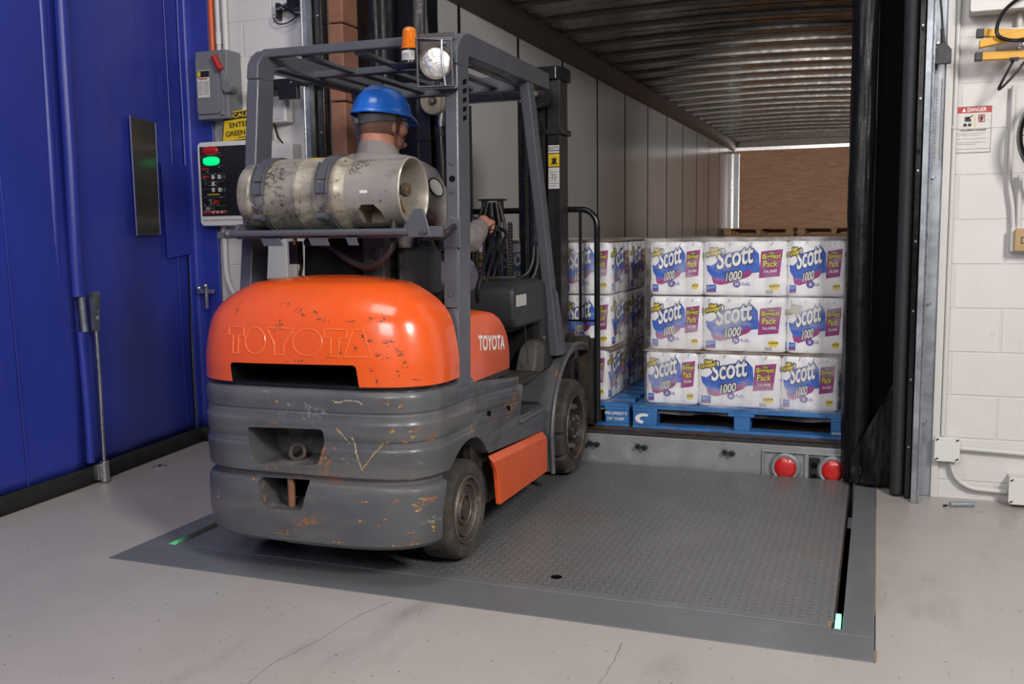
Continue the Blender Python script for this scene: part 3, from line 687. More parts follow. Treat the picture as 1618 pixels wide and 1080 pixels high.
a = MB(); a.plate((-3.745, WY-.1525, 2.08), (1, 0, 0), (0, 0, 1), [(0, 0), (.085, 0), (.085, .155), (0, .155)], 'label_white')
a.plate((-3.745, WY-.1535, 2.195), (1, 0, 0), (0, 0, 1), [(0, 0), (.085, 0), (.085, .036), (0, .036)], 'black_ink'); a.plate((-3.742, WY-.155, 2.20), (1, 0, 0), (0, 0, 1), [(0, 0), (.022, 0), (.022, .026), (0, .026)], 'yellow_ink')
a.plate((-3.735, WY-.1535, 2.183), (1, 0, 0), (0, 0, 1), [(0, 0), (.06, 0), (.06, .006), (0, .006)], 'red_ink')
for k in range(9): a.plate((-3.74, WY-.1535, 2.095+.009*k), (1, 0, 0), (0, 0, 1), [(0, 0), (.03, 0), (.03, .003), (0, .003)], 'grey_ink'); a.plate((-3.702, WY-.1535, 2.095+.009*k), (1, 0, 0), (0, 0, 1), [(0, 0), (.035, 0), (.035, .003), (0, .003)], 'grey_ink')
loc(a, ds, 'data_label')
# conduits
a = MB(); a.cyl((-3.722, WY-.03, 2.35), (-3.722, WY-.03, 4.0), .017, 'conduit_orange', 12); tag(a.build('flexible_conduit'), 'bright orange conduit rising from the grey disconnect box', 'conduit')
a = MB(); a.cyl((-3.675, WY-.03, 2.35), (-3.675, WY-.03, 4.0), .014, 'conduit_paint', 12); a.cyl((-3.675, WY-.03, 2.40), (-3.675, WY-.03, 2.47), .018, 'conduit_paint', 12); tag(a.build('conduit'), 'thinner white conduit between the orange and the thick white conduit', 'conduit')
a = MB(); a.cyl((-3.625, WY-.03, 2.35), (-3.625, WY-.03, 4.0), .018, 'conduit_paint', 12); tag(a.build('conduit'), 'thick white conduit rising from the right of the disconnect box', 'conduit')
a = MB(); a.cyl((-3.64, WY-.035, 1.86), (-3.64, WY-.035, 1.953), .03, 'conduit_paint', 12); tag(a.build('conduit'), 'short grey-white conduit between disconnect box and control panel', 'conduit')
# control panel
cp = tag(empty('control_panel', (-3.60, WY, 1.6)), 'dock control panel with red and green lamps on the left block wall', 'control panel')
a = MB(); a.prism(rrect(-3.80, -3.30, 1.335, 1.828, .03), 'y', WY-.12, WY-.035, 'wall_fitting'); loc(a, cp, 'housing', bevel=.008, seg=3); a = MB(); a.box(-3.70, -3.35, WY-.035, WY-.002, 1.40, 1.76, 'wall_fitting'); loc(a, cp, 'back_bracket')
a = MB(); a.box(-3.775, -3.31, WY-.127, WY-.119, 1.395, 1.80, 'panel_face'); loc(a, cp, 'face_plate')
a = MB(); a.box(-3.775, -3.31, WY-.129, WY-.119, 1.372, 1.385, 'wall_fitting'); loc(a, cp, 'trim_bar')
def pill(x0, x1, z, m, name, lab):
    a = MB(); a.T = Matrix.Translation(((x0+x1)/2, WY-.13, z)) @ Matrix.Diagonal((1, .5, 1, 1)); L = (x1-x0)/2
    rings = []
    for i in range(13):
        t = -PI/2+PI*i/12; rr = .026*max(.06, math.cos(t))**.5; xx = math.sin(t)*L
        rings.append([(xx, -rr*math.cos(q*PI/8)*1.0 if False else rr*math.sin(q*2*PI/16), rr*math.cos(q*2*PI/16)) for q in range(16)])
    a.loft(rings, m); o_ = loc(a, cp, name); o_['label'] = lab
pill(-3.755, -3.64, 1.775, 'red_lamp', 'lamp', 'unlit red signal lamp'); pill(-3.75, -3.635, 1.715, 'green_lamp', 'lamp', 'glowing green signal lamp')
a = MB(); fx = -3.765
yb = WY-.1275
def pl(x, z, w_, h, m, l=0.): a.plate((x, yb-l, z), (1, 0, 0), (0, 0, 1), [(0, 0), (w_, 0), (w_, h), (0, h)], m)
for k, z in enumerate((1.745, 1.686, 1.640, 1.595, 1.55)): pl(fx, z, .165, .002, 'grey_ink')
pl(fx, 1.664, .05, .012, 'red_ink'); pl(fx, 1.620, .05, .010, 'red_ink')
for z in (1.61, 1.57, 1.535): pl(-3.697, z, .020, .024, 'label_white', .001)
for x, z in ((-3.652, 1.61), (-3.652, 1.535)): pl(x, z, .020, .024, 'label_white', .001)
for x in (-3.628, -3.61): pl(x, 1.61, .008, .022, 'grey_ink'); pl(x, 1.535, .008, .022, 'grey_ink')
pl(-3.735, 1.517, .09, .006, 'yellow_ink'); pl(fx, 1.505, .165, .002, 'grey_ink'); pl(fx, 1.452, .165, .002, 'grey_ink'); pl(-3.69, 1.405, .002, .10, 'grey_ink')
pl(-3.765, 1.408, .165, .012, 'red_ink'); pl(-3.765, 1.422, .165, .002, 'label_white')
for k in range(5): pl(-3.70+.015*k, 1.41, .010, .008, 'white_ink', .0012) if k % 2 == 0 else None
for k in range(26): pl(fx+random.random()*.15, 1.44+random.random()*.34, .008+random.random()*.008, .002, 'label_white', .0005)
loc(a, cp, 'printed_markings')
a = MB(); a.cyl((-3.665, yb, 1.475), (-3.665, yb-.02, 1.475), .012, 'red_ink', 14); loc(a, cp, 'push_button')['label'] = 'red push button'
a = MB(); a.cyl((-3.72, yb, 1.475), (-3.72, yb-.02, 1.475), .012, 'black_gloss', 14); a.cyl((-3.72, yb, 1.475), (-3.72, yb-.004, 1.475), .016, 'aluminium', 14); loc(a, cp, 'selector_knob')
a = MB(); a.cyl((-3.725, yb, 1.437), (-3.725, yb-.02, 1.437), .010, 'aluminium', 14); loc(a, cp, 'key_switch')
# caution sign
cs = tag(empty('caution_sign', (-3.45, WY, 1.93)), 'yellow and black caution sign tilted above the control panel', 'sign')
a = MB(); a.T = Matrix.Translation((-3.622, WY-.10, 1.826)) @ Matrix.Rotation(math.radians(-4), 4, 'Y')
ex, ez = (1, 0, 0), (0, 0, 1)
a.plate((0, 0, 0), ex, ez, [(-.008, 0), (.31, 0), (.35, .165), (.028, .165)], 'yellow_ink', 0, .003)
a.plate((0, 0, 0), ex, ez, [(.024, .118), (.336, .118), (.345, .158), (.032, .158)], 'black_ink', .0035)
a.plate((.048, 0, .125), ex, ez, [(0, 0), (.030, 0), (.015, .027)], 'yellow_ink', .005)
a.text('!', (.061, 0, .128), ex, ez, .004, .016, 'black_ink', 0, .02, .0065)
a.text('CAUTION', (.088, 0, .126), ex, ez, .215, .026, 'yellow_ink', 0, .03, .005)
a.text('ENTER ON', (.058, 0, .072), ex, ez, .225, .030, 'black_ink', 0, .02, .004)
a.text('GREEN ONLY', (.024, 0, .024), ex, ez, .275, .030, 'black_ink', 0, .02, .004)
a.plate((.11, 0, .010), ex, ez, [(0, 0), (.07, 0), (.07, .004), (0, .004)], 'black_ink', .0035)
a.plate((0, 0, 0), ex, ez, [(-.008, 0), (-.002, 0), (.034, .165), (.028, .165)], 'black_ink', .0032)
loc(a, cs, 'face')
# limit switch / door hardware, upper
def hardware(x, z, label):
    t = tag(empty('cable_bracket', (x, WY, z)), label, 'bracket')
    a = MB(); a.box(x-.20, x-.0, WY-.05, WY-.02, z-.02, z-.012, 'dark_metal'); a.box(x-.20, x-.185, WY-.05, WY-.004, z-.06, z+.03)
    a.box(x-.19, x+.03, WY-.06, WY-.05, z+.0, z+.012); a.box(x-.09, x+.035, WY-.10, WY-.04, z-.02, z+.045, 'black_gloss'); loc(a, t, 'arm', bevel=.002)
    a = MB(); a.tube([(x-.19, WY-.06, z-.01), (x-.05, WY-.06, z+.04)], .006, 'steel', 8); a.tube([(x-.17, WY-.06, z+.02), (x-.06, WY-.06, z-.05), (x+.02, WY-.06, z-.06)], .006, 'dark_metal', 8); loc(a, t, 'link')
    a = MB(); a.tube(bez((x-.21, WY-.05, z-.03), (x-.24, WY-.05, z-.12), (x-.08, WY-.05, z-.10), (x-.05, WY-.05, z-.04)), .004, 'black_gloss', 6); loc(a, t, 'cable')
    return t
hardware(-3.06, 2.565, 'dark hinged bracket with looped cable high on the left door track')
t = tag(empty('track_bracket', (-3.1, WY, 2.13)), 'black riveted bracket crossing the left door track behind the forklift pillar', 'bracket')
a = MB(); a.box(-3.36, -2.90, WY-.19, WY-.165, 2.10, 2.145, 'black_gloss'); a.box(-3.36, -3.20, WY-.165, WY-.05, 2.09, 2.15); a.box(-3.16, -3.04, WY-.20, WY-.165, 2.03, 2.10)
for x in (-3.30, -3.2, -3.08, -3.0, -2.94): a.cyl((x, WY-.192, 2.12), (x, WY-.198, 2.12), .007, 'steel', 8)
loc(a, t, 'body', bevel=.003)
t = tag(empty('junction_box', (-3.25, WY, 1.98)), 'clear-covered junction box on the block wall left of the door track', 'junction box')
a = MB(); a.box(-3.40, -3.19, WY-.09, WY-.004, 1.92, 2.07, 'conduit_paint'); loc(a, t, 'housing', bevel=.01, seg=3)
a = MB(); a.box(-3.385, -3.205, WY-.105, WY-.09, 1.935, 2.055, 'clear_plastic'); loc(a, t, 'cover', bevel=.005)
a = MB(); a.tube([(-3.30, WY-.05, 1.92), (-3.27, WY-.06, 1.84), (-3.20, WY-.06, 1.76), (-3.19, WY-.06, 1.6)], .006, 'black_gloss', 8); loc(a, t, 'cable')
t = tag(empty('sensor_box', (-3.2, WY, 1.72)), 'small white box with cable beside the left door track', 'sensor box')
a = MB(); a.box(-3.30, -3.15, WY-.10, WY-.004, 1.68, 1.80, 'wall_fitting'); loc(a, t, 'housing', bevel=.008)
# lower loops of conduit on the left wall
a = MB(); L = [(-3.70, WY-.03, 1.34), (-3.70, WY-.03, 1.10)]+bez((-3.70, WY-.03, 1.10), (-3.70, WY-.03, .92), (-3.60, WY-.03, .86), (-3.48, WY-.03, .86), 10)+[(-3.2, WY-.03, .86)]
a.tube(L, .016, 'conduit_paint', 12); tag(a.build('conduit'), 'white conduit bending below the control panel, behind the forklift', 'conduit')
a = MB(); a.box(-3.48, -3.20, WY-.12, WY-.004, 1.02, 1.30, 'wall_fitting'); tag(a.build('wall_box', bevel=.01), 'white box on the block wall seen below the gas tank', 'wall box')

# -------------------------------------------------- right wall equipment
def jbox(x0, x1, z0, z1, d, label, cat='junction box', nm='junction_box', corner=True):
    t = tag(empty(nm, ((x0+x1)/2, WY, (z0+z1)/2)), label, cat)
    a = MB(); a.box(x0+.006, x1-.006, WY-d, WY-.002, z0+.006, z1-.006, 'wall_fitting'); loc(a, t, 'back_box', bevel=.003)
    a = MB(); a.prism(rrect(x0, x1, z0, z1, .012), 'y', WY-d-.012, WY-d, 'wall_fitting'); loc(a, t, 'cover', bevel=.003)
    if corner:
        for x in (x0+.012, x1-.012):
            for z in (z0+.012, z1-.012):
                a = MB(); a.tube([(x-.006, WY-d-.0125, z-.004), (x+.006, WY-d-.0125, z+.004)], .0035, 'black_ink', 6); loc(a, t, 'screw')
    return t
jbox(.275, .385, .187, .302, .06, 'square white junction box low on the wall beside the right door track')
jbox(.588, .74, .018, .142, .10, 'white junction box standing at floor level in the right corner of the photo')
a = MB(); a.tube([(.385, WY-.03, .247), (.9, WY-.03, .232)], .011, 'conduit_paint', 12); tag(a.build('conduit'), 'horizontal white conduit leaving the square junction box to the right', 'conduit')
a = MB(); a.tube([(.355, WY-.03, .19)]+bez((.355, WY-.03, .17), (.36, WY-.03, .10), (.41, WY-.03, .062), (.47, WY-.03, .058), 10)+[(.59, WY-.03, .054)], .011, 'conduit_paint', 12)
a.sphere((.355, WY-.03, .178), .016, 'conduit_paint', 8); tag(a.build('conduit'), 'curved white conduit sweeping from square junction box down to the floor-level box', 'conduit')
a = MB(); a.cyl((.312, WY-.02, .30), (.312, WY-.02, 1.70), .010, 'conduit_paint', 10); a.cyl((.312, WY-.02, 1.70), (.312, WY-.02, 3.6), .010, 'conduit_paint', 10); a.sphere((.312, WY-.02, 1.72), .015, 'conduit_paint', 8)
tag(a.build('conduit'), 'long vertical white conduit beside the right galvanised door track', 'conduit')
jbox(.348, .75, 2.20, 2.75, .13, 'large white cabinet at the upper right edge of the photo', 'wall cabinet', 'wall_cabinet', False)
jbox(.462, .70, 2.035, 2.135, .05, 'white back plate box behind the yellow folding arm', 'wall box', 'wall_box', False)
a = MB(); a.cyl((.555, WY-.03, 2.13), (.555, WY-.03, 2.20), .014, 'conduit_paint', 10); tag(a.build('conduit'), 'short white conduit joining the upper wall cabinet to the plate below', 'conduit')
# yellow folding arm
fa_ = tag(empty('folding_arm', (.55, WY, 2.05)), 'yellow folded swing arm with black end caps at upper right', 'swing arm')
def bar(p0, p1, hgt, dep, m, name, cap=None):
    a = MB(); p0 = Vector(p0); p1 = Vector(p1); d = (p1-p0).normalized(); u = Vector((0, 0, 1)); s_ = d.cross(u)*dep
    u2 = Vector((0, 0, 1))*hgt
    q = [p0-s_-u2, p1-s_-u2, p1+s_-u2, p0+s_-u2]; q2 = [v+2*u2 for v in q]
    a.hexa(q, q2, m); o_ = loc(a, fa_, name, bevel=.003); return o_
bar((.400, WY-.16, 2.102), (.95, WY-.16, 2.058), .0155, .02, 'crane_yellow', 'arm_tube'); bar((.384, WY-.21, 2.048), (.95, WY-.21, 2.145), .0165, .02, 'crane_yellow', 'arm_tube'); bar((.400, WY-.16, 2.004), (.95, WY-.16, 1.994), .0165, .02, 'crane_yellow', 'arm_tube')
bar((.375, WY-.16, 2.103), (.405, WY-.16, 2.101), .0175, .022, 'dark_plastic', 'end_cap'); bar((.372, WY-.16, 2.004), (.402, WY-.16, 2.004), .0175, .022, 'dark_plastic', 'end_cap')
a = MB(); a.cyl((.54, WY-.2, 2.03), (.54, WY-.10, 2.03), .009, 'steel', 10); a.cyl((.56, WY-.2, 2.035), (.56, WY-.10, 2.035), .011, 'steel', 10); loc(a, fa_, 'pivot_pin')
a = MB(); a.tube(spline([(.70, WY-.17, 2.30), (.55, WY-.19, 2.24), (.47, WY-.24, 2.17), (.445, WY-.25, 2.09), (.48, WY-.25, 2.055), (.56, WY-.25, 2.045), (.75, WY-.24, 2.045)], 8), .008, 'black_gloss', 8); loc(a, fa_, 'power_cable')
a = MB(); a.tube(spline([(.525, WY-.17, 1.985), (.50, WY-.17, 1.93), (.472, WY-.17, 1.868), (.48, WY-.17, 1.865), (.53, WY-.17, 1.92), (.60, WY-.17, 2.02)], 6), .0055, 'black_gloss', 8); a.box(.508, .542, WY-.19, WY-.15, 1.976, 1.988, 'black_gloss'); loc(a, fa_, 'hanging_cord')
# black round fan edge
a = MB(); a.T = Matrix.Translation((.77, WY-.16, 1.66))
a.lathe([(.20, -.02), (.215, -.03), (.222, 0), (.215, .03), (.20, .02)], (0, 0, 0), 'y', 'black_gloss', 48)
for r in (.04, .08, .12, .16): a.lathe([(r-.002, -.03), (r+.002, -.03)], (0, 0, 0), 'y', 'black_gloss', 32)
for k in range(24): t_ = k*2*PI/24; a.tube([(0, -.03, 0), (.21*math.cos(t_), -.02, .21*math.sin(t_))], .0022, 'black_gloss', 5)
a.cyl((0, -.04, 0), (0, .10, 0), .035, 'black_gloss', 16); a.cyl((0, .05, 0), (0, .157, 0), .05, 'black_gloss', 16)
tag(a.build('wall_fan'), 'black round wall fan cut off by the right photo edge', 'fan')
# danger sign
sg = tag(empty('danger_sign', (.39, WY, 1.71)), 'white danger sign with red header on the right block wall', 'sign')
a = MB(); sx, sz, sw_, sh = .318, 1.607, .146, .205; O_ = (sx, WY-.003, sz)
a.plate((sx, WY-.001, sz), ex, ez, [(0, 0), (sw_, 0), (sw_, sh), (0, sh)], 'label_white', 0, .002)
def R_(x0, x1, z0, z1, m, l=.001): a.plate(O_, ex, ez, [(x0, z0), (x1, z0), (x1, z1), (x0, z1)], m, l, .0004)
R_(.0, sw_, sh-.028, sh, 'red_ink')
for (x0, x1, z0, z1) in ((0, sw_, 0, .0015), (0, sw_, sh-.0015, sh), (0, .0015, 0, sh), (sw_-.0015, sw_, 0, sh), (0, sw_, .105, .1065), (.005, sw_-.005, .016, .0172)): R_(x0, x1, z0, z1, 'grey_ink', .0016)
a.text('DANGER', (sx+.046, WY-.003, sz+sh-.023), ex, ez, .078, .018, 'white_ink', 0, .02, .002)
a.plate(O_, ex, ez, [(.024, sh-.023), (.040, sh-.023), (.032, sh-.006)], 'white_ink', .002)
a.text('COLLISION HAZARD', (sx+.018, WY-.003, sz+.096), ex, ez, .108, .0075, 'black_ink', 0, .03, .0015)
# pictograms: truck with two wheels, struck figure
for q in ([(.036, .160), (.036, .140), (.062, .138), (.062, .150), (.058, .150), (.056, .160)], [(.040, .150), (.070, .168), (.070, .163), (.044, .147)]): a.plate(O_, ex, ez, q, 'black_ink', .0015)
for c_ in ((.038, .124), (.057, .124)): a.plate(O_, ex, ez, arc_pts(c_[0], c_[1], .0075, 0, 340, 14), 'black_ink', .0015)
for (x0, x1, z0, z1) in ((.092, .118, .134, .136), (.092, .118, .166, .168), (.092, .094, .134, .168), (.116, .118, .134, .168)): R_(x0, x1, z0, z1, 'black_ink', .0016)
for (x0, x1, z0, z1) in ((.100, .110, .140, .158), (.103, .107, .158, .164), (.096, .114, .150, .153)): R_(x0, x1, z0, z1, 'black_ink', .0016)
for k in range(4): a.plate(O_, ex, ez, [(.092+.005*k, .134), (.094+.005*k, .134), (.099+.005*k, .168), (.097+.005*k, .168)], 'red_ink', .0013)
R_(.078, .080, .112, .168, 'yellow_ink', .0016)
y_ = .083
for blk in ((('Hit by vehicle or moving dock equipment', .115), ('can cause serious injury.', .09)), (('Stay clear of dock area while lights', .12),), (('Always watch for traffic before you', .12), ('enter the loading area.', .08))):
    R_(.004, .006, y_, y_+.002, 'grey_ink', .0016)
    for s_, w_ in blk:
        a.text(s_, (sx+.009, WY-.003, sz+y_), ex, ez, w_, .0045, 'grey_ink', 0, .01, .0015); y_ -= .0085
    y_ -= .007
loc(a, sg, 'face')
# tan switch at right edge
t = tag(empty('wall_switch', (.6, WY, 1.21)), 'tan switch box at the right photo edge under two white conduits', 'switch')
a = MB(); a.box(.556, .64, WY-.06, WY-.002, 1.160, 1.262, 'wall_fitting'); loc(a, t, 'back_box', bevel=.004)
a = MB(); a.prism(rrect(.568, .66, 1.162, 1.262, .01), 'y', WY-.085, WY-.06, 'tan_plastic'); loc(a, t, 'cover', bevel=.006)
a = MB(); a.box(.594, .66, WY-.0855, WY-.0845, 1.195, 1.225, 'black_ink'); a.box(.598, .66, WY-.0865, WY-.0845, 1.199, 1.221, 'tan_plastic'); loc(a, t, 'rocker')
a = MB(); a.tube(spline([(.545, WY-.03, 1.89), (.543, WY-.03, 1.55), (.545, WY-.03, 1.45), (.560, WY-.03, 1.36), (.568, WY-.03, 1.26)], 6), .010, 'conduit_paint', 10); tag(a.build('conduit'), 'bent white conduit running down to the tan switch', 'conduit')
a = MB(); a.tube([(.588, WY-.03, 1.26), (.585, WY-.03, 1.5)], .010, 'conduit_paint', 10); tag(a.build('conduit'), 'straight short white conduit entering the top of the tan switch', 'conduit')
# coiled tube lamp with plug on the right track
t = tag(empty('tube_light', (.25, WY, 1.75)), 'black plug and clear tube light hanging on the right door track', 'tube light')
a = MB(); a.prism([(.212, 1.995), (.284, 1.995), (.284, 2.055), (.266, 2.078), (.266, 2.088), (.232, 2.088), (.232, 2.078), (.212, 2.055)], 'y', WY-.10, WY-.07, 'dark_plastic'); loc(a, t, 'plug', bevel=.003)
a = MB(); a.tube(spline([(.222, WY-.08, 2.7), (.224, WY-.08, 2.38), (.240, WY-.08, 2.20), (.248, WY-.08, 2.08)], 8), .005, 'dark_plastic', 8); a.cyl((.243, WY-.08, 2.15), (.248, WY-.08, 2.085), .008, 'dark_plastic', 8, .010); loc(a, t, 'cord')
a = MB(); a.cyl((.243, WY-.08, 1.56), (.243, WY-.08, 1.995), .014, 'clear_plastic', 16); loc(a, t, 'clear_tube')
a = MB()
for k in range(22): a.sphere((.232, WY-.055, 1.575+.015*k), .0042, 'steel', 6)
a.tube([(.250, WY-.08, 1.57), (.250, WY-.08, 1.93)], .003, 'dark_metal', 6); loc(a, t, 'bead_chain')
for z in (2.02, 1.95): 
    b_ = MB(); b_.box(.209, .215, WY-.10, WY-.02, z, z+.03, 'dark_metal'); b_.cyl((.214, WY-.09, z+.015), (.224, WY-.09, z+.015), .006, 'steel', 8); loc(b_, t, 'clip')
# ================================================================ SEMI TRAILER
tr = tag(empty('semi_trailer', (-1.36, 5.09, 0)), 'open rear of a white-walled semi trailer backed against the dock', 'trailer')
TX0, TX1, TY0, TY1, TZ = -2.62, -.10, 5.09, 18.9, .17
panel = mat('liner_panel', (.62, .615, .61), .20, 0, 0)
strip = mat('liner_joint', (.022, .019, .018), .5, .2, .5, 60)
a = MB(); a.box(TX0, TX1, TY0+.02, TY1, TZ-.03, TZ, 'plywood_dark'); loc(a, tr, 'cargo_floor')
for x0, x1, nm in ((TX0-.03, TX0, 'side_wall'), (TX1, TX1+.03, 'side_wall')):
    a = MB(); xi = x0 if x0 > -1 else x1; sg_ = 1 if x0 < -1 else -1
    js = [5.98+1.118*k for k in range(0, 12)]; ed = [TY0+.01]+js+[TY1]
    for i in range(len(ed)-1):
        y0, y1 = ed[i]+(.014 if i else 0), ed[i+1]-(.014 if i < len(ed)-2 else 0)
        if y1 > y0: a.box(x0, x1, y0, y1, TZ, 2.79, panel)
    for y in js: a.box(min(xi, xi-sg_*.010), max(xi, xi-sg_*.010), y-.024, y+.024, TZ, 2.79, strip)
    a.box(min(xi-sg_*.035, xi-sg_*.03), max(xi-sg_*.035, xi-sg_*.03), TY0, TY1, 0.05, 2.79, strip)
    loc(a, tr, nm)
for xw, s_ in ((TX0, 1), (TX1, -1)):
    a = MB(); a.prism([(xw, 2.755), (xw+s_*.012, 2.755), (xw+s_*.115, 2.895), (xw+s_*.115, 2.93), (xw, 2.93)], 'y', TY0+.01, TY1, 'trailer_rail'); loc(a, tr, 'roof_rail')
a = MB()
n_ = 26; vs = []; fs = []
def crown(x): return .035*(1-((x-(TX0+TX1)/2)/1.26)**2)
NX = 24; NY = 80
for i in range(NY+1):
    for j_ in range(NX+1):
        x = TX0+(TX1-TX0)*j_/NX; y = TY0+(TY1-TY0)*i/NY
        vs.append((x, y, 2.915+crown(x)+.004*noise.noise(Vector((x*2, y*1.5, 0)))))
for i in range(NY):
    for j_ in range(NX):
        b = i*(NX+1)+j_; fs.append((b, b+NX+1, b+NX+2, b+1))
a.add(vs, fs, 'trailer_roof'); o = loc(a, tr, 'roof_sheet', smooth=80); q = o.modifiers.new('s', 'SOLIDIFY'); q.thickness = .01; q.offset = 1
k = 0; y = 5.07
while y < TY1-.3:
    y += .555 if y < 9 else .555
    a = MB(); X_ = [TX0+.10+(TX1-TX0-.20)*i/14 for i in range(15)]
    rings = [[(x, y-.022, 2.912+crown(x)), (x, y-.016, 2.882+crown(x)), (x, y+.016, 2.882+crown(x)), (x, y+.022, 2.912+crown(x))] for x in X_]
    a.loft(rings, 'trailer_bow'); loc(a, tr, 'roof_bow')
    # shallow corrugation between bows
    a = MB(); y2 = y+.277
    if y2 < TY1-.1:
        rings = [[(x, y2-.03, 2.914+crown(x)), (x, y2, 2.902+crown(x)), (x, y2+.03, 2.914+crown(x))] for x in X_]
        a.loft(rings, 'trailer_roof'); loc(a, tr, 'roof_rib')
a = MB(); a.box(TX0, TX1, TY1, TY1+.03, TZ, 2.95, 'plywood'); loc(a, tr, 'front_wall')
a = MB(); a.box(TX0, TX1, TY1-.012, TY1, 2.755, 2.815, 'aluminium'); a.box(TX0, TX1, TY1-.012, TY1, 2.816, 2.95, 'trailer_rail'); loc(a, tr, 'header_rail')
for x in (TX0+.0, TX1-.13):
    a = MB(); a.box(x, x+.13, TY1-.05, TY1-.012, TZ, 2.70, mat('post_grey', (.20, .21, .23), .4, .5)); a.box(x, x+.02, TY1-.055, TY1-.05, TZ, 2.70, 'aluminium'); a.box(x+.11, x+.13, TY1-.055, TY1-.05, TZ, 2.70, 'aluminium'); loc(a, tr, 'corner_post')
# rear sill with lights
a = MB(); a.box(TX0, TX1+.02, TY0-.012, TY0+.02, -.20, .155, 'sill'); loc(a, tr, 'rear_sill', bevel=.003)
a = MB(); a.box(TX0, TX1+.02, TY0-.004, TY0+.06, .155, .171, 'rusty_black'); loc(a, tr, 'sill_edge', bevel=.003)
a = MB(); a.box(TX0-.05, TX1+.06, TY0, TY0+.03, 2.96, 3.3, 'sill'); loc(a, tr, 'roof_header')
for x in (-1.43, -1.16, -.69):
    a = MB(); a.box(x-.05, x+.012, TY0-.022, TY0-.012, .085, .125, 'sill'); a.cyl((x-.035, TY0-.05, .105), (x-.035, TY0-.012, .105), .012, 'dark_metal', 12); a.cyl((x+.0, TY0-.05, .10), (x+.0, TY0-.012, .10), .013, 'dark_metal', 12); a.cyl((x-.05, TY0-.035, .105), (x+.02, TY0-.035, .10), .007, 'dark_metal', 8); loc(a, tr, 'hinge_hook')
a = MB(); lx0, lx1 = -.535, -.105
a.box(lx0, lx1, TY0-.03, TY0-.012, .118, .130, 'sill'); a.box(lx0, lx0+.012, TY0-.03, TY0-.012, -.07, .118); a.box(-.320, -.300, TY0-.03, TY0-.012, -.07, .118); a.box(lx0, lx1, TY0-.03, TY0-.012, -.082, -.07); loc(a, tr, 'light_frame', bevel=.003)
a = MB(); a.box(-.296, -.245, TY0-.028, TY0-.012, -.06, .105, 'dark_metal'); a.cyl((-.272, TY0-.04, .065), (-.272, TY0-.02, .065), .015, 'pit_black', 14); a.cyl((-.272, TY0-.04, .005), (-.272, TY0-.02, .005), .015, 'pit_black', 14); loc(a, tr, 'light_bracket', bevel=.004)
for x in (-.415, -.180):
    a = MB(); a.lathe([(.056, -.036), (.066, -.038), (.076, -.030), (.080, -.013)], (x, TY0, .042), 'y', 'sill', 36)
    for t_ in (45, 135, 225, 315): a.cyl((x+.07*math.cos(math.radians(t_)), TY0-.036, .042+.07*math.sin(math.radians(t_))), (x+.07*math.cos(math.radians(t_)), TY0-.03, .042+.07*math.sin(math.radians(t_))), .004, 'steel', 8)
    r_ = loc(a, tr, 'tail_light')
    a = MB(); a.lathe([(.0005, -.046), (.03, -.044), (.05, -.038), (.057, -.030)], (x, TY0, .042), 'y', 'red_lens', 36); l_ = loc(a, tr, 'lens'); l_.parent = r_; l_['label'] = 'red lens'

# ================================================================ PALLETS
def make_pallet(m_main, name, label, cat='pallet', block=True):
    t = empty(name); tag(t, label, cat)
    W2, D2 = .60, .50
    for i in range(7):
        a = MB(); y = -D2+(2*D2-.10)*i/6; a.box(-W2+random.uniform(0, .004), W2-random.uniform(0, .004), y, y+.10, .112, .132, m_main); a.build('deck_board', t, bevel=.003)
    for x in (-W2, -.07, W2-.14):
        a = MB(); a.box(x, x+.14, -D2, D2, .094, .112, m_main); a.build('stringer_board', t, bevel=.003)
        for y in (-D2+.002, -.05, D2-.10):
            a = MB(); w_ = .14 if x != -.07 else .09; xo = 0 if x != -.07 else .03; a.box(x+xo+.002, x+xo+w_-.002, y, y+.098, .018, .094, m_main); a.build('block', t, bevel=.004)
    for y in (-D2, -.05, D2-.10):
        a = MB(); a.box(-W2, W2, y, y+.10, 0, .018, m_main); a.build('bottom_board', t, bevel=.003)
    for x in (-W2, W2-.10):
        a = MB(); a.box(x, x+.10, -D2+.10, D2-.10, .0, .018, m_main); a.build('bottom_board', t, bevel=.003)
    return t
palA = make_pallet('pallet_blue', 'pallet', 'blue wooden block pallet under the right-hand stack of toilet paper')
palA.location = (-.665, 5.72, TZ)
a = MB()
c_ = [(.05*math.cos(t_), .030*math.sin(t_)) for t_ in [math.radians(60+25*i) for i in range(9)]]; ci = [(.030*math.cos(t_)+.006, .014*math.sin(t_)) for t_ in [math.radians(260-25*i) for i in range(9)]]
a.plate((-.535, -.5005, .056), ex, ez, c_+ci, 'white_ink', 0, .001); a.build('painted_mark', palA)
a = MB(); a.text('PROPERTY OF CHEP', (.47, -.5008, .030), ex, ez, .12, .010, 'white_ink', 0, .02); a.build('stencil', palA)
palB = make_pallet('pallet_blue', 'pallet', 'blue wooden block pallet under the left stack of toilet paper, by the forks'); palB.location = (-1.89, 5.735, TZ)
a = MB(); a.text('PROPERTY', (.462, -.5008, .066), ex, ez, .13, .017, 'white_ink', 0, .02); a.text('OF CHEP', (.475, -.5008, .036), ex, ez, .10, .016, 'white_ink', 0, .02); a.build('stencil', palB)
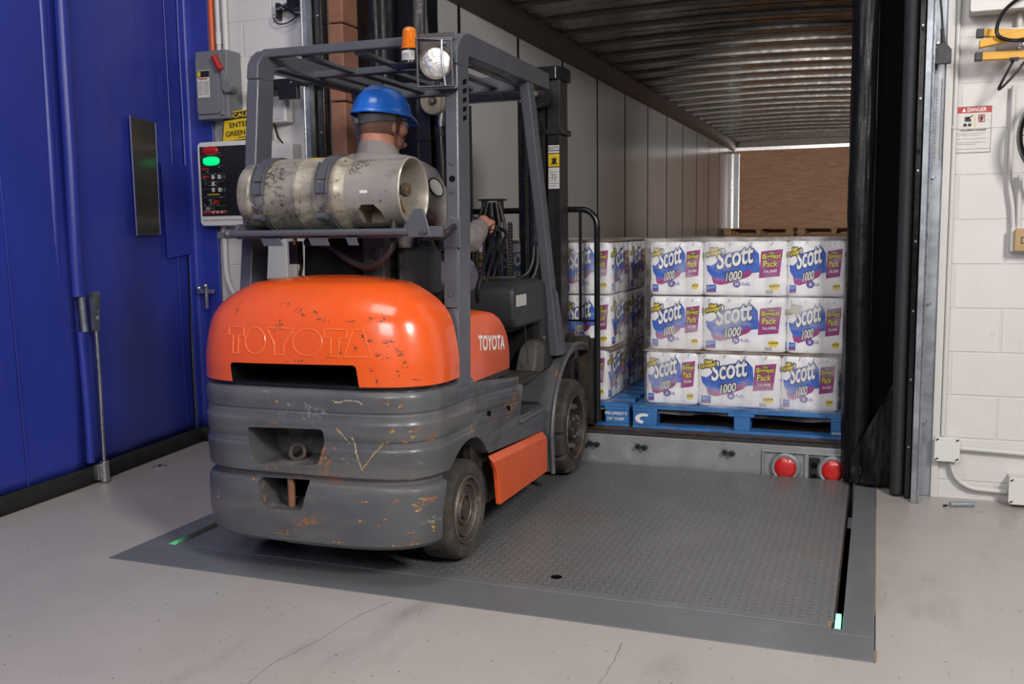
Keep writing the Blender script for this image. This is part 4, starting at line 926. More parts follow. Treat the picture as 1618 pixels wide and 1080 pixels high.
# end blocks bear printed faces (kept inside the meshes above)
fp = make_pallet('pallet_wood', 'pallet', 'plain brown wooden pallet topmost of the left far stack in the trailer'); fp['group'] = 'wooden pallets stacked at the far end of the trailer'
for sx_, nm in ((-1.96, 'left'), (-.71, 'right')):
    for k in range(8):
        if sx_ < -1 and k == 7: p_ = fp
        else:
            p_ = copy_tree(fp)
            p_['label'] = ('plain brown wooden pallet topmost of the %s far stack in the trailer' % nm) if k == 7 else ('plain brown wooden pallet lower down in the %s far stack in the trailer' % nm)
        p_.location = (sx_, 17.9, TZ+.142*k)
        p_.rotation_euler = (0, 0, random.uniform(-.01, .01))

# ================================================================ TOILET PAPER PACKS
PW, PD, PH = .438, .288, .298
def plan_pack():
    pts = []
    def side(L, n, k, f):
        for i in range(k):
            u = i/k; b = .007*abs(math.sin(u*n*PI))**.7; e = min(1, min(u, 1-u)/.06)
            pts.append(f(-L/2+L*u, b-.008*(1-e)))
    side(PW, 4, 32, lambda s_, b: (s_, -PD/2-b)); side(PD, 3, 24, lambda s_, b: (PW/2+b, s_))
    side(PW, 4, 32, lambda s_, b: (-s_, PD/2+b)); side(PD, 3, 24, lambda s_, b: (-PW/2-b, -s_))
    return pts
def pinch(z): # horizontal row dents + rounded top/bottom
    e = min(z, PH-z); r = 1.0
    d = 0
    if e < .015: d = .014*(1-math.sqrt(max(0, 1-(1-e/.015)**2)))
    return d+.002*abs(math.cos(z/PH*3*PI))**6
def pack_body():
    a = MB(); base = plan_pack(); rings = []
    for z in [0, .002, .006, .012, .03, .07, .095, .10, .105, .14, .19, .197, .203, .23, .268, .286, .292, .296, PH]:
        d = pinch(z); rings.append([(x*(1-d/(PW/2)), y*(1-d/(PD/2)), z) for x, y in base])
    a.loft(rings, 'pack_film'); return a
def bulge(s_, L, n): u = (s_+L/2)/L; u = min(1, max(0, u)); e = min(1, min(u, 1-u)/.06); return .007*abs(math.sin(u*n*PI))**.7-.008*(1-e)
def decals(a, L, side, n, full=True):
    """side: 0 front(-y) 1 right(+x) 2 back 3 left"""
    H = PD/2 if side in (0, 2) else PW/2
    def W_(p):          # p = (u 0..1, v 0..1, lift)
        s_ = (p[0]-.5)*L; z = p[1]*PH; d = H+bulge(s_, L, n)-pinch(z)+p[2]
        return ((s_, -d, z), (d, s_, z), (-s_, d, z), (-d, -s_, z))[side]
    def poly(pts, m, lift, sub=10):
        # triangulated and subdivided so that it follows the rolls
        bm = bmesh.new(); vv = [bm.verts.new((p[0], p[1], 0)) for p in pts]; bm.faces.new(vv); bmesh.ops.triangulate(bm, faces=bm.faces)
        for _ in range(4):
            es = [e for e in bm.edges if e.calc_length() > .06]
            if not es: break
            bmesh.ops.subdivide_edges(bm, edges=es, cuts=1); bmesh.ops.triangulate(bm, faces=bm.faces)
        bm.verts.index_update(); f = []
        for q in bm.faces:
            ix = [v.index for v in q.verts]; c = [v.co for v in q.verts]
            if (c[1]-c[0]).cross(c[2]-c[0]).z < 0: ix = ix[::-1]
            f.append(ix)
        a.add([W_((v.co.x, v.co.y, lift)) for v in bm.verts], f, m); bm.free()
    def outlined(s_, u, v, w_, h_, m, mo, ang, lift, shear, off, t):
        asp_ = 1.47
        for k in range(8):
            du, dv = t*math.cos(k*PI/4)/asp_, t*math.sin(k*PI/4); word(s_, u+du, v+dv, w_, h_, mo, ang, lift+.00003*k, shear, off)
        word(s_, u, v, w_, h_, m, ang, lift+.0009, shear, off)
    def word(s_, u, v, w_, h_, m, ang=0, lift=.002, shear=0, off=0):
        vs, fs = text2d(s_, shear, off, .12); ca, sa = math.cos(math.radians(ang)), math.sin(math.radians(ang)); asp = L/PH if full else .438/PH
        out = []
        for x, y in vs:
            X, Y = x*w_*asp, y*h_; out.append(W_((u+(X*ca-Y*sa)/asp, v+X*sa+Y*ca, lift)))
        a.add(out, fs, m)
    # swooshes
    poly([(.035, .56), (.10, .545), (.16, .60), (.20, .74), (.60, .875), (.67, .76), (.69, .43), (.50, .40), (.28, .26), (.13, .30), (.05, .45)], 'p_blue', .0012)
    poly([(.10, .33), (.13, .22), (.22, .195), (.40, .26), (.54, .38), (.555, .35), (.60, .42), (.545, .50), (.53, .45), (.40, .38), (.22, .30)], 'p_magenta', .0018)
    outlined('Scott', .170, .470, .470, .36, 'p_white', 'p_navy', 11, .0022, .35, .022, .022)
    outlined('1000', .275, .250, .215, .16, 'p_white', 'p_black', 11, .0024, .4, .012, .018)
    poly([(.70, .80), (.955, .84), (.92, .36), (.675, .32)], 'p_magenta', .0015)
    for s_, u, v, w_, h_ in (('Our', .79, .745, .07, .05), ('Biggest', .712, .635, .225, .115), ('Pack', .722, .515, .175, .115), ('Ever!', .905, .55, .03, .05)):
        if s_ != 'Ever!': outlined(s_, u, v, w_, h_, 'p_yellow', 'p_black', 3, .0020, .15, .015, .012)
    word('36,000', .73, .41, .16, .055, 'p_white', 3, .0024, .1, .01)
    outlined('New', .085, .785, .10, .085, 'p_yellow', 'p_black', 12, .0038, .2, .03, .016)
    outlined('Stronger!', .035, .685, .205, .095, 'p_yellow', 'p_black', 13, .0040, .2, .03, .016)
    asp = L/PH
    poly([(.41+.068*math.cos(t*PI/8)/(.438/PH if L > .4 else .95), .215+.066*math.sin(t*PI/8)) for t in range(16)], 'p_purple', .0015)
    word('36', .385, .185, .05, .06, 'p_white', 0, .0022, .1, .02); word('Rolls', .47, .185, .10, .065, 'p_purple', 0, .0018, .05, .0)
    poly([(.04, .06), (.16, .06), (.16, .20), (.04, .20)], 'p_blue', .0012); poly([(.06, .065), (.14, .065), (.14, .095), (.06, .095)], 'p_red', .0016)
    word('SCOTT', .052, .13, .095, .04, 'p_white', 0, .0016)
    poly([(.80, .14), (.84, .11), (.90, .115), (.93, .16), (.92, .21), (.86, .235), (.80, .20)], 'p_yellow', .0013)
    word('Value', .805, .15, .12, .05, 'p_black', 8, .0018, .1, .02)
    for k in range(4): poly([(.05+.25*k, .90), (.07+.25*k, .90), (.10+.25*k, .965), (.07+.25*k, .965)], mat('print_pale', (.40, .43, .62), .35, 0, 0), .001)
    if full:
        for k in range(9): poly([(.76+.010*k, .04), (.763+.010*k, .04), (.763+.010*k, .11), (.76+.010*k, .11)], 'p_black', .0012)
a = pack_body(); decals(a, PW, 0, 4); decals(a, PW, 2, 4); decals(a, PD, 1, 3, False); decals(a, PD, 3, 3, False)
pack = a.build('toilet_paper_pack', smooth=50)
GA, GB = 'toilet paper packs in the right-hand stack', 'toilet paper packs in the left stack'
first = [True]
def put(x, y, z, rz, label, group):
    global pack
    o = pack if first[0] else pack.copy()
    if not first[0]: C.objects.link(o)
    first[0] = False
    o.location = (x, y, z); o.rotation_euler = (0, 0, rz+random.uniform(-.008, .008)); tag(o, label, 'toilet paper pack', group)
rows = ((.304, 'bottom'), (.612, 'middle'), (.918, 'top'))
def stack(x_left, y0, side, group, depthcols):
    for z, rn in rows:
        sh = -.022 if rn == 'bottom' else 0
        for col, cx_, rz in (('left', .147, PI/2), ('centre', .147*2+.222, 0), ('right', .147*3+.444, PI/2)):
            x = x_left+cx_+sh; dep = .222 if rz else .147
            put(x, y0+dep, z, rz, 'toilet paper pack in the front %s, %s column of the %s stack' % (rn+' row', col, side), group)
        for col in depthcols:
            cx_ = {'left': .147, 'right': .147*3+.444}[col]
            put(x_left+cx_+sh, y0+.222+.444, z, PI/2, 'rear toilet paper pack on the %s side of the %s stack, %s row' % (col, side, rn), group)
stack(-1.182, 5.285, 'right-hand', GA, ('left',))
stack(-2.438, 5.285, 'left', GB, ('right',))
for x0, lab, z in ((-1.182, 'right-hand', 1.2165), (-2.438, 'left', 1.2165)):
    a = MB(); a.box(x0-.012, x0+1.045, 5.275, 6.20, z, z+.006, 'cardboard'); tag(a.build('cardboard_sheet', bevel=.002), 'brown cardboard sheet lying on top of the %s toilet paper stack' % lab, 'cardboard sheet')
a = MB(); a.box(-1.215, -.13, 5.275, 6.18, .6035, .6085, 'cardboard'); tag(a.build('cardboard_sheet'), 'thin brown tier sheet between bottom and middle rows of the right-hand stack', 'cardboard sheet')
a = MB(); a.box(-2.47, -1.386, 5.275, 6.18, .6035, .6085, 'cardboard'); tag(a.build('cardboard_sheet'), 'thin brown tier sheet between bottom and middle rows of the left stack', 'cardboard sheet')
for x0, lab in ((-1.182, 'right-hand'), (-2.438, 'left')):
    a = MB(); X0_, X1_, Y0_, Y1_ = x0-.035, x0+1.05, 5.262, 6.21
    n_ = 160; nz_ = 50; per = rrect(X0_, X1_, Y0_, Y1_, .04, 8)
    # resample the perimeter
    L_ = [0]; 
    for i in range(len(per)): L_.append(L_[-1]+math.dist(per[i], per[(i+1) % len(per)]))
    pts = []
    for k in range(n_):
        d = L_[-1]*k/n_; i = max(q for q in range(len(per)) if L_[q] <= d); t_ = (d-L_[i])/(L_[i+1]-L_[i]+1e-9); p = per[i]; q = per[(i+1) % len(per)]; pts.append((p[0]+(q[0]-p[0])*t_, p[1]+(q[1]-p[1])*t_))
    rings = []
    for i in range(nz_+1):
        z = .255+(1.232-.255)*i/nz_; r = []
        for x, y in pts:
            d = .004*noise.noise(Vector((x*9, y*9, z*14)))+.003*noise.noise(Vector((x*30+z*25, y*30, z*8)))
            cx_, cy_ = (X0_+X1_)/2, (Y0_+Y1_)/2
            r.append((x+d*(1 if x > cx_ else -1), y+d*(1 if y > cy_ else -1), z+(0 if i else .015*noise.noise(Vector((x*6, y*6, 3))))))
        rings.append(r)
    a.loft(rings, 'stretch_film', cap=False); tag(a.build('stretch_wrap', smooth=80), 'clear glossy stretch film wrapped around the %s toilet paper stack' % lab, 'stretch wrap')
# ================================================================ FORKLIFT
FK = tag(empty('forklift', (-1.94, 3.355, 0), math.radians(1.2)), 'orange and grey counterbalance forklift driving into the trailer', 'forklift')
def B(mb, name, parent=None, **k): return mb.build(name, parent or FK, **k)
# ---- counterweight, lower grey casting
def plan(off, yf=.0, ex_=4.4, wd=.500, yr=-.455, yc=-.06, n=96):
    w_ = wd+off; b_ = (yc-yr)+off; pts = [(w_, yf)]
    for i in range(n+1):
        t = PI*i/n; c, s_ = math.cos(t), math.sin(t)
        pts.append((w_*math.copysign(abs(c)**(2/ex_), c), yc-b_*abs(s_)**(2/ex_)))
    pts.append((-w_, yf)); return pts
def plan_xy(w_, b_, z, yf=-.145, yc=-.15, ex_=3.4, n=60):
    pts = [(w_, yf, z)]
    for i in range(n+1):
        t = PI*i/n; c, s_ = math.cos(t), math.sin(t)
        pts.append((w_*math.copysign(abs(c)**(2/ex_), c), yc-b_*abs(s_)**(2/ex_), z))
    return pts+[(-w_, yf, z)]
prof = [(.138, -.075), (.140, -.045), (.147, -.022), (.162, -.008), (.20, -.002), (.26, .003), (.33, .004), (.362, .002), (.376, -.002), (.384, -.010), (.389, -.022), (.394, -.026), (.400, -.026),
        (.406, -.018), (.416, -.007), (.44, -.001), (.50, .003), (.509, .004), (.515, .001), (.521, -.005), (.530, -.006), (.538, -.010), (.543, -.010), (.549, -.004), (.565, -.001), (.598, .003), (.606, .003), (.611, -.001), (.619, -.005),
        (.638, -.006), (.643, -.011), (.647, -.011), (.652, -.005), (.68, -.001), (.700, .001), (.712, -.002), (.722, -.008), (.728, -.028)]
prof = [(z, o_*.55 if .41 < z < .71 else o_) for z, o_ in prof]
a = MB(); a.loft([[(x, y, z+(.012*(x/.5)**2 if z < .2 else 0)) for x, y in plan(o_)] for z, o_ in prof], 'grey_paint')
cw = B(a, 'counterweight', smooth=24)
def cutbox(poly, y0, y1, m='cavity', taper=.8):
    """pocket: outline (x,z) at the rear face, narrowing inwards"""
    c = MB(); cx_ = sum(p[0] for p in poly)/len(poly); cz_ = sum(p[1] for p in poly)/len(poly)
    if sum(poly[i][0]*poly[(i+1) % len(poly)][1]-poly[(i+1) % len(poly)][0]*poly[i][1] for i in range(len(poly))) > 0: poly = poly[::-1]
    r0 = [(x, y0, z) for x, z in poly]; r1 = [(cx_+(x-cx_)*taper, y1, cz_+(z-cz_)*taper) for x, z in poly]
    c.loft([r1, r0], m); return c
def rpoly(pts, r, n=4):
    out = []; k = len(pts)
    for i in range(k):
        p, a_, b_ = Vector(pts[i]), Vector(pts[i-1]), Vector(pts[(i+1) % k])
        d1 = (a_-p).normalized()*r; d2 = (b_-p).normalized()*r
        for j_ in range(n+1):
            t = j_/n; q = (p+d1)*(1-t)**2+p*2*t*(1-t)+(p+d2)*t*t; out.append((q.x, q.y))
    return out
arch = MB(); arch.cyl((-.7, -.05, .245), (.7, -.05, .245), .248, 'pit_black', 40)
big = cutbox(rpoly([(-.240, .584), (.120, .594), (.120, .53), (.088, .446), (-.200, .434), (-.230, .50)], .025), -.60, -.30)
sm = cutbox(rpoly([(-.188, .392), (.046, .396), (.008, .275), (-.15, .275), (-.180, .31)], .02), -.60, -.27, taper=.85)
n1 = MB(); n1.cyl((-.30, -.60, .11), (-.30, -.2, .11), .045, 'cavity', 20)
n2 = MB(); n2.prism([(-.24, .10), (-.06, .10), (-.085, .152), (-.20, .152)], 'y', -.6, -.2, 'cavity')
cut(cw, [arch, big, sm, n1, n2], 24)
a = MB(); a.tube([(.03*math.cos(t*PI/10)-.052, -.385+.01*math.sin(t*PI/10), .478+.026*math.sin(t*PI/10)) for t in range(20)], .009, 'hub', 8, closed=True); a.cyl((-.052, -.37, .44), (-.052, -.37, .455), .02, 'hub'); B(a, 'tow_eye', cw)
a = MB(); a.cyl((-.068, -.41, .262), (-.068, -.41, .395), .014, mat('rusty_pin', (.22, .10, .06), .7, .1), 14); B(a, 'tow_pin', cw)
# ---- orange upper counterweight
ZI = [.70, .74, .82, .904, .973, 1.024, 1.069, 1.097, 1.113, 1.122]; II = [.004, 0, 0, .012, .03, .066, .129, .192, .295, .42]
def inset(z):
    for k in range(len(ZI)-1):
        if z <= ZI[k+1]: t = (z-ZI[k])/(ZI[k+1]-ZI[k]); return II[k]+(II[k+1]-II[k])*max(0, t)
    return II[-1]
def smooth_inset(z): return sum(inset(z+d)*w_ for d, w_ in ((-.02, .2), (-.01, .2), (0, .2), (.01, .2), (.02, .2))) if z < 1.07 else inset(z)
def orange_y(x, z):
    i_ = smooth_inset(z); w_ = .503-i_; b_ = .305-i_*.7; return -.15-b_*max(0, 1-abs(x/w_)**3.4)**(1/3.4)
rings = []
for z in [.738, .743, .76, .79, .82, .85, .88, .904, .925, .95, .973, .99, 1.008, 1.024, 1.04, 1.055, 1.069, 1.079, 1.088, 1.097, 1.103, 1.108, 1.113, 1.117, 1.120, 1.122]:
    i_ = smooth_inset(z)+(.010 if z < .74 else 0)
    rings.append(plan_xy(.503-i_, .305-i_*.7, z))
a = MB(); a.loft(rings, 'orange_paint')
oc = B(a, 'engine_cover_rear', smooth=60)
slot = cutbox(rpoly([(-.300, .815), (.246, .822), (.262, .70), (-.285, .70)], .018), -.62, -.28, 'pit_black', .93)
cut(oc, [slot], 45)
# raised outline of the rear lettering, wrapped onto the shell
shell_y = orange_y
LET = {  # outlines in unit boxes
 'T': [(0, 1), (1, 1), (1, .68), (.68, .68), (.68, 0), (.32, 0), (.32, .68), (0, .68)],
 'Y': [(0, 1), (1, 1), (.64, .42), (.64, 0), (.30, 0), (.30, .42)],
 'A': [(.30, 1), (.66, 1), (1, 0), (0, 0)],
 'O': [(.5+.5*math.cos(t*PI/12), .5+.5*math.sin(t*PI/12)) for t in range(24)]}
a = MB(); groove = MB()
for ch, x0, w_ in (('T', -.298, .072), ('O', -.218, .088), ('Y', -.125, .115), ('O', -.015, .120), ('T', .112, .088), ('A', .194, .100)):
    P_ = LET[ch]; out = []
    for i in range(len(P_)):
        p, q = P_[i], P_[(i+1) % len(P_)]; k = max(1, int(math.dist(p, q)*8)) if ch != 'O' else 1
        for j_ in range(k): out.append((p[0]+(q[0]-p[0])*j_/k, p[1]+(q[1]-p[1])*j_/k))
    pts = []
    for u, v in out:
        x = x0+u*w_; z = .848+v*.095; pts.append((x, shell_y(x, z)-.0005, z))
    a.tube(pts, .0023, mat('orange_edge', (.80, .17, .05), .3, 0, .1, 9, 0, 60, .3), 6, closed=True)
B(a, 'embossed_lettering', oc)
OR=[ (-0.074,0.946,0.0220,0.0244), (-0.003,1.007,0.0171,0.0146), (0.017,0.990,0.0098,0.0098), (0.098,0.976,0.0341,0.0098), (0.208,0.971,0.0244,0.0073), (0.283,0.980,0.0171,0.0098), (0.330,0.976,0.0195,0.0073), (0.263,0.924,0.0146,0.0220), (0.285,0.906,0.0146,0.0122), (0.344,0.902,0.0341,0.0122), (0.382,0.869,0.0195,0.0146), (0.395,0.853,0.0146,0.0098), (0.324,0.854,0.0415,0.0122), (0.234,0.879,0.0098,0.0098), (0.174,0.871,0.0098,0.0195), (0.139,0.844,0.0146,0.0073), (0.007,0.829,0.0390,0.0049), (-0.274,1.002,0.0098,0.0244), (-0.068,1.028,0.0341,0.0122), (0.070,1.003,0.0122,0.0122), (0.383,0.792,0.0073,0.0244), (0.291,0.803,0.0073,0.0073), (0.407,0.824,0.0073,0.0195), (0.312,0.763,0.0049,0.0098), (0.443,0.767,0.0195,0.0049) ]
GR=[ (0.345,0.688,0.0293,0.0098), (0.394,0.679,0.0146,0.0073), (0.490,0.659,0.0073,0.0122), (-0.084,0.680,0.0122,0.0049), (-0.096,0.598,0.0244,0.0049), (0.337,0.551,0.0220,0.0073), (0.431,0.566,0.0098,0.0049), (0.482,0.562,0.0244,0.0098), (0.470,0.547,0.0195,0.0073), (0.364,0.592,0.0073,0.0195), (0.426,0.587,0.0122,0.0049), (0.448,0.590,0.0098,0.0122), (0.491,0.587,0.0073,0.0195), (0.482,0.567,0.0098,0.0122), (0.164,0.585,0.0098,0.0073), (0.403,0.552,0.0146,0.0049), (0.254,0.334,0.0195,0.0049), (0.239,0.261,0.0195,0.0073), (0.334,0.273,0.0098,0.0049), (0.368,0.342,0.0146,0.0073), (0.444,0.324,0.0293,0.0122), (0.455,0.337,0.0341,0.0073), (0.438,0.302,0.0122,0.0122), (0.149,0.174,0.0390,0.0049), (0.395,0.180,0.0732,0.0049), (0.415,0.225,0.0244,0.0049), (-0.066,0.194,0.0098,0.0146), (-0.102,0.186,0.0293,0.0049), (-0.142,0.431,0.0049,0.0098), (-0.103,0.436,0.0049,0.0098), (-0.156,0.310,0.0073,0.0195), (0.472,0.234,0.0073,0.0293), (0.310,0.249,0.0073,0.0049), (-0.377,0.304,0.0073,0.0195), (0.109,0.478,0.0073,0.0146), (-0.202,0.385,0.0073,0.0073) ]
LN=[ [(0.215,0.565),(0.231,0.509),(0.250,0.448)], [(0.250,0.448),(0.295,0.505),(0.332,0.547)], [(0.157,0.591),(0.176,0.574),(0.207,0.537)], [(0.143,0.691),(0.168,0.685),(0.193,0.695)], [(0.193,0.695),(0.242,0.693),(0.265,0.680)] ]

def cw_y(x, z):
    off = 0
    for (z0, o0), (z1, o1) in zip(prof, prof[1:]):
        if z0 <= z <= z1: off = o0+(o1-o0)*(z-z0)/(z1-z0+1e-9)
    w_ = .5+off; b_ = .395+off; return -.06-b_*max(0, 1-abs(x/w_)**4.4)**(1/4.4)
def chips(lst, yf, dens, mats, seed, s0=.0012, s1=.0045, lift=.0004):
    rnd = random.Random(seed); q = MB()
    for (x, z, wx, wz) in lst:
        for _ in range(int(8+wx*wz*dens)):
            px, pz = x+rnd.gauss(0, .45)*wx, z+rnd.gauss(0, .45)*wz; s_ = rnd.uniform(s0, s1); m_ = rnd.choice(mats)
            k = rnd.randint(4, 7); pts = []; a0 = rnd.random()*6; st_ = rnd.uniform(.8, 2.2); bad = False
            for t in range(k):
                aa = a0+2*PI*t/k; xx = px+s_*st_*math.cos(aa)*rnd.uniform(.5, 1.1); zz = pz+s_*math.sin(aa)*rnd.uniform(.5, 1.1)
                if abs(xx) > .485 or not .15 < zz < 1.09: bad = True; break
                pts.append((xx, yf(xx, zz)-lift, zz))
            if bad: continue
            q.add(pts, [list(range(k))], m_)
    return q
chip_dark = mat('chip_dark', (.075, .045, .03), .7, 0, .3, 60); chip_rust = mat('chip_rust', (.30, .10, .03), .7, 0, .3, 60); chip_pale = mat('chip_pale', (.42, .36, .22), .6, 0, .3, 60); chip_yel = mat('chip_yel', (.42, .30, .08), .6, 0, .3, 60)
absorb(oc, chips(OR, orange_y, 30000, [chip_dark], 3, .0009, .0030))
gr = chips(GR, cw_y, 30000, [chip_rust, chip_rust, chip_yel], 4, .001, .0035)
for ln in LN:
    for (x0, z0), (x1, z1) in zip(ln, ln[1:]):
        n_ = int(math.dist((x0, z0), (x1, z1))/.0035)
        for k in range(n_):
            t = k/n_; x = x0+(x1-x0)*t+random.gauss(0, .0009); z = z0+(z1-z0)*t+random.gauss(0, .0009); s_ = random.uniform(.0008, .0022)
            gr.add([(x+dx*s_, cw_y(x+dx*s_, z+dz*s_)-.0005, z+dz*s_) for dx, dz in ((-1, -1.6), (1, -1.3), (1.2, 1.5), (-.9, 1.4))], [(0, 1, 2, 3)], chip_pale if ln is not LN[1] else chip_yel)
absorb(cw, gr)
# seam under the orange cover
a = MB(); a.loft([[(x, y, z) for x, y in plan(-.022)] for z in (.722, .742)], 'black_gloss'); B(a, 'seal_strip')
# ---- chassis
a = MB()
side = [(-.02, .705), (.50, .652), (.515, .60), (.525, .478), (.55, .470), (.885, .452), (.885, .335), (.17, .385)]+arc_pts(-.05, .245, .248, 40, 84, 8)
a.prism(side, 'x', -.498, .498, 'grey_paint'); ch = B(a, 'chassis', bevel=.006)
a = MB()
for z0, z1, w0 in ((.630, .580, .004),):
    pass
def rib(y0, z0, y1, z1, h, pr, m='grey_paint'):
    r0 = [(.496, y0, z0-h/2), (.496+pr*.4, y0, z0-h/2), (.496+pr, y0, z0-h*.15), (.496+pr, y0, z0+h/2), (.496, y0, z0+h/2)]
    r1 = [(x, y1, z-z0+z1) for x, y, z in r0]; a.loft([r0[::-1], r1[::-1]], m)
rib(-.015, .668, .51, .632, .040, .010); rib(-.015, .604, .515, .568, .046, .014); rib(.0, .542, .52, .508, .030, .009); rib(.185, .440, .52, .455, .050, .006)
B(a, 'side_moulding', ch, bevel=.002)
a = MB()
for y, z in ((.15, .553), (.38, .533)): a = MB(); a.cyl((.500, y, z), (.5075, y, z), .012, 'pit_black', 16); B(a, 'bolt_hole', ch)
a = MB(); a.box(-.49, .49, -.015, .44, .675, .700, 'rusty_black'); B(a, 'hood_sill', bevel=.004)
# step
for xa, xb in ((.40, .515), (-.515, -.40)):
    a = MB(); a.box(xa, xb, .53, .89, .440, .458, 'grey_paint'); B(a, 'step', bevel=.004)
# lower orange panel
for s_ in (1, -1):
    a = MB(); P_ = [(.165, .378), (.885, .336), (.895, .290), (.895, .135), (.245, .150), (.228, .25), (.215, .30)]
    q0 = [(s_*.488, y, z) for y, z in P_]; q1 = [(s_*.512, y, z-(.03 if z > .33 else 0)) for y, z in P_]
    if s_ > 0: a.loft([q0[::-1], q1[::-1]] if False else [q0, q1], 'orange_clean')
    else: a.loft([q0[::-1], q1[::-1]], 'orange_clean')
    B(a, 'side_skirt', bevel=.006)
a = MB(); a.box(-.44, .44, .12, 1.2, .14, .45, 'rusty_black'); a.box(-.40, .40, -.25, .2, .18, .50, 'pit_black'); a.cyl((-.44, 0, .195), (.44, 0, .195), .035, 'rusty_black', 14); B(a, 'underframe', bevel=.01)
# ---- engine hood (orange) between pillars
hp_ = [(-.02, .70), (.445, .70), (.450, .735), (.446, .79), (.425, .845), (.385, .893), (.33, .93), (.26, .955), (.17, .968), (.08, .972), (-.02, .972)]
rings = []
for x, sc_ in [(-.492, .93), (-.486, .965), (-.47, .985), (-.44, 1), (.44, 1), (.47, .985), (.486, .965), (.492, .93)]:
    rings.append([(x, .2+(y-.2)*(sc_ if y > .2 else 1), .70+(z-.70)*sc_) for y, z in hp_])
a = MB(); a.loft(rings, 'orange_clean'); hd = B(a, 'engine_hood', smooth=50)
a = MB(); vs, fs = text2d('TOYOTA', 0, .03)
def ht(p): return p
a.text('TOYOTA', (.4925, .075, .815), (0, 1, -.10), (0, 0, 1), .30, .062, 'white_ink', 0, .03); 
B(a, 'brand_lettering', hd)['label'] = 'white lettering'
# ---- floor, step plate, pedal box, cowl
a = MB(); a.box(-.49, .49, .44, .86, .60, .625, 'rusty_black'); a.box(-.265, .265, .86, 1.15, .60, .625)
for k in range(9): a.box(.36, .485, .60+.022*k, .612+.022*k, .625, .633, 'rusty_black')
B(a, 'cab_floor', bevel=.002)
a = MB(); a.prism([(.44, .64), (.60, .60), (.56, .47), (.50, .44), (.44, .44)], 'x', .30, .495, 'grey_paint'); B(a, 'step_riser', bevel=.005)
a = MB()
pts = [(.83, .62), (.90, .62)]
a.loft([[(x_, y+dy, z) for x_, y, z in ((.36, .86, .60), (.46, .86, .60), (.46, 1.02, .60), (.36, 1.02, .60))] for dy, z in ((0, .60),)]+[[(x_, y+dy, z) for x_, y in ((.36+i_, .86+i_), (.46-i_, .86+i_), (.46-i_, 1.0-i_), (.36+i_, 1.0-i_))] for dy, z, i_ in ((.03, .66, .0), (.06, .72, .004), (.075, .75, .02), (.08, .762, .045))], mat('dusty_plastic', (.075, .068, .062), .6, 0, .15, 12, .1, 90))
B(a, 'grab_hump', bevel=.012, seg=3, smooth=60)
cowl = MB(); P_ = [(1.06, .60), (1.27, .60), (1.20, .80), (1.12, 1.0), (1.08, 1.035), (1.0, 1.05), (.98, .98), (1.0, .84)]
cowl.prism(P_, 'x', -.46, .455, 'dark_plastic'); cw_ = B(cowl, 'front_cowl', bevel=.015, seg=3)
a = MB(); P_ = [(.62, .855), (.635, .845), (1.06, .845), (1.16, .80), (1.10, .995), (1.04, 1.045), (.98, 1.055), (.66, 1.055), (.60, 1.02), (.595, .90)]
a.prism(P_, 'x', .12, .458, 'dark_plastic'); pod = B(a, 'control_pod', bevel=.022, seg=4, smooth=50)
a = MB(); a.box(.17, .41, .70, .96, 1.049, 1.058, 'panel_face'); a.tube([(.20, .74, 1.06), (.26, .90, 1.06)], .004, 'brass', 6); B(a, 'dash_recess', pod)
a = MB(); a.plate((.4585, .625, .945), (0, 1, 0), (0, 0, 1), [(0, 0), (.135, 0), (.135, .05), (0, .05)], 'label_white', 0, .001)
for k in range(5): a.plate((.4595, .63, .952+.009*k), (0, 1, 0), (0, 0, 1), [(0, 0), (.12-.01*(k % 2), 0), (.12-.01*(k % 2), .002), (0, .002)], 'grey_ink', .0002, .0003)
B(a, 'instruction_label', pod)
a = MB(); a.box(-.40, .43, .98, 1.0, .63, .95, 'seat_vinyl'); a.box(.12, .40, .60, .98, .82, .85, 'seat_vinyl'); B(a, 'inner_panel', bevel=.01)
a = MB(); a.box(.425, .440, .735, .815, .855, .895, 'dark_plastic'); a.sphere((.442, .775, .873), .014, 'steel', 10); a.tube([(.44, .79, .86), (.44, .80, .80), (.44, .83, .66)], .003, 'dark_plastic', 6); B(a, 'hood_latch', bevel=.004)
a = MB(); a.cyl((.455, 1.02, .765), (.463, 1.02, .765), .009, 'bolt', 12); B(a, 'cowl_bolt')
# dash top strip
a = MB(); a.box(-.42, .30, 1.00, 1.06, 1.045, 1.058, 'galvanised'); a.box(.02, .22, .998, 1.002, 1.035, 1.050, 'orange_clean'); B(a, 'dash_top')
# steering column and wheel
a = MB(); a.tube([(0, .95, .75), (0, .80, 1.10), (0, .70, 1.22)], [.06, .05, .035], 'black_gloss', 14); st = B(a, 'steering_column')
a = MB(); a.T = Matrix.Translation((0, .68, 1.25)) @ Matrix.Rotation(math.radians(28), 4, 'X'); a.tube([(.165*math.cos(t*PI/18), .165*math.sin(t*PI/18), 0) for t in range(36)], .013, 'black_gloss', 10, closed=True)
for k in range(3): a.tube([(0, 0, -.02), (.16*math.cos(k*2.094+.5), .16*math.sin(k*2.094+.5), 0)], .010, 'black_gloss', 8)
a.cyl((0, 0, -.04), (0, 0, .01), .035, 'black_gloss', 16); B(a, 'steering_wheel')
# hydraulic levers
for k, (y0, yt) in enumerate(((.60, .70), (.68, .78), (.76, .89))):
    a = MB(); a.tube(spline([(.285, y0, .965), (.29, y0-.005, 1.02), (.30, y0+.04, 1.12), (.31, y0+.12, 1.235), (.315, y0+.14, 1.262), (.31, y0+.12, 1.285), (.30, y0+.03, 1.305), (.29, y0-.02, 1.32)], 5), .0085, 'black_gloss', 8)
    lv = B(a, 'hydraulic_lever'); a = MB(); a.sphere((.288, y0-.04, 1.325), .021, 'black_gloss', 12, (1, 1.2, 1)); B(a, 'lever_knob', lv)
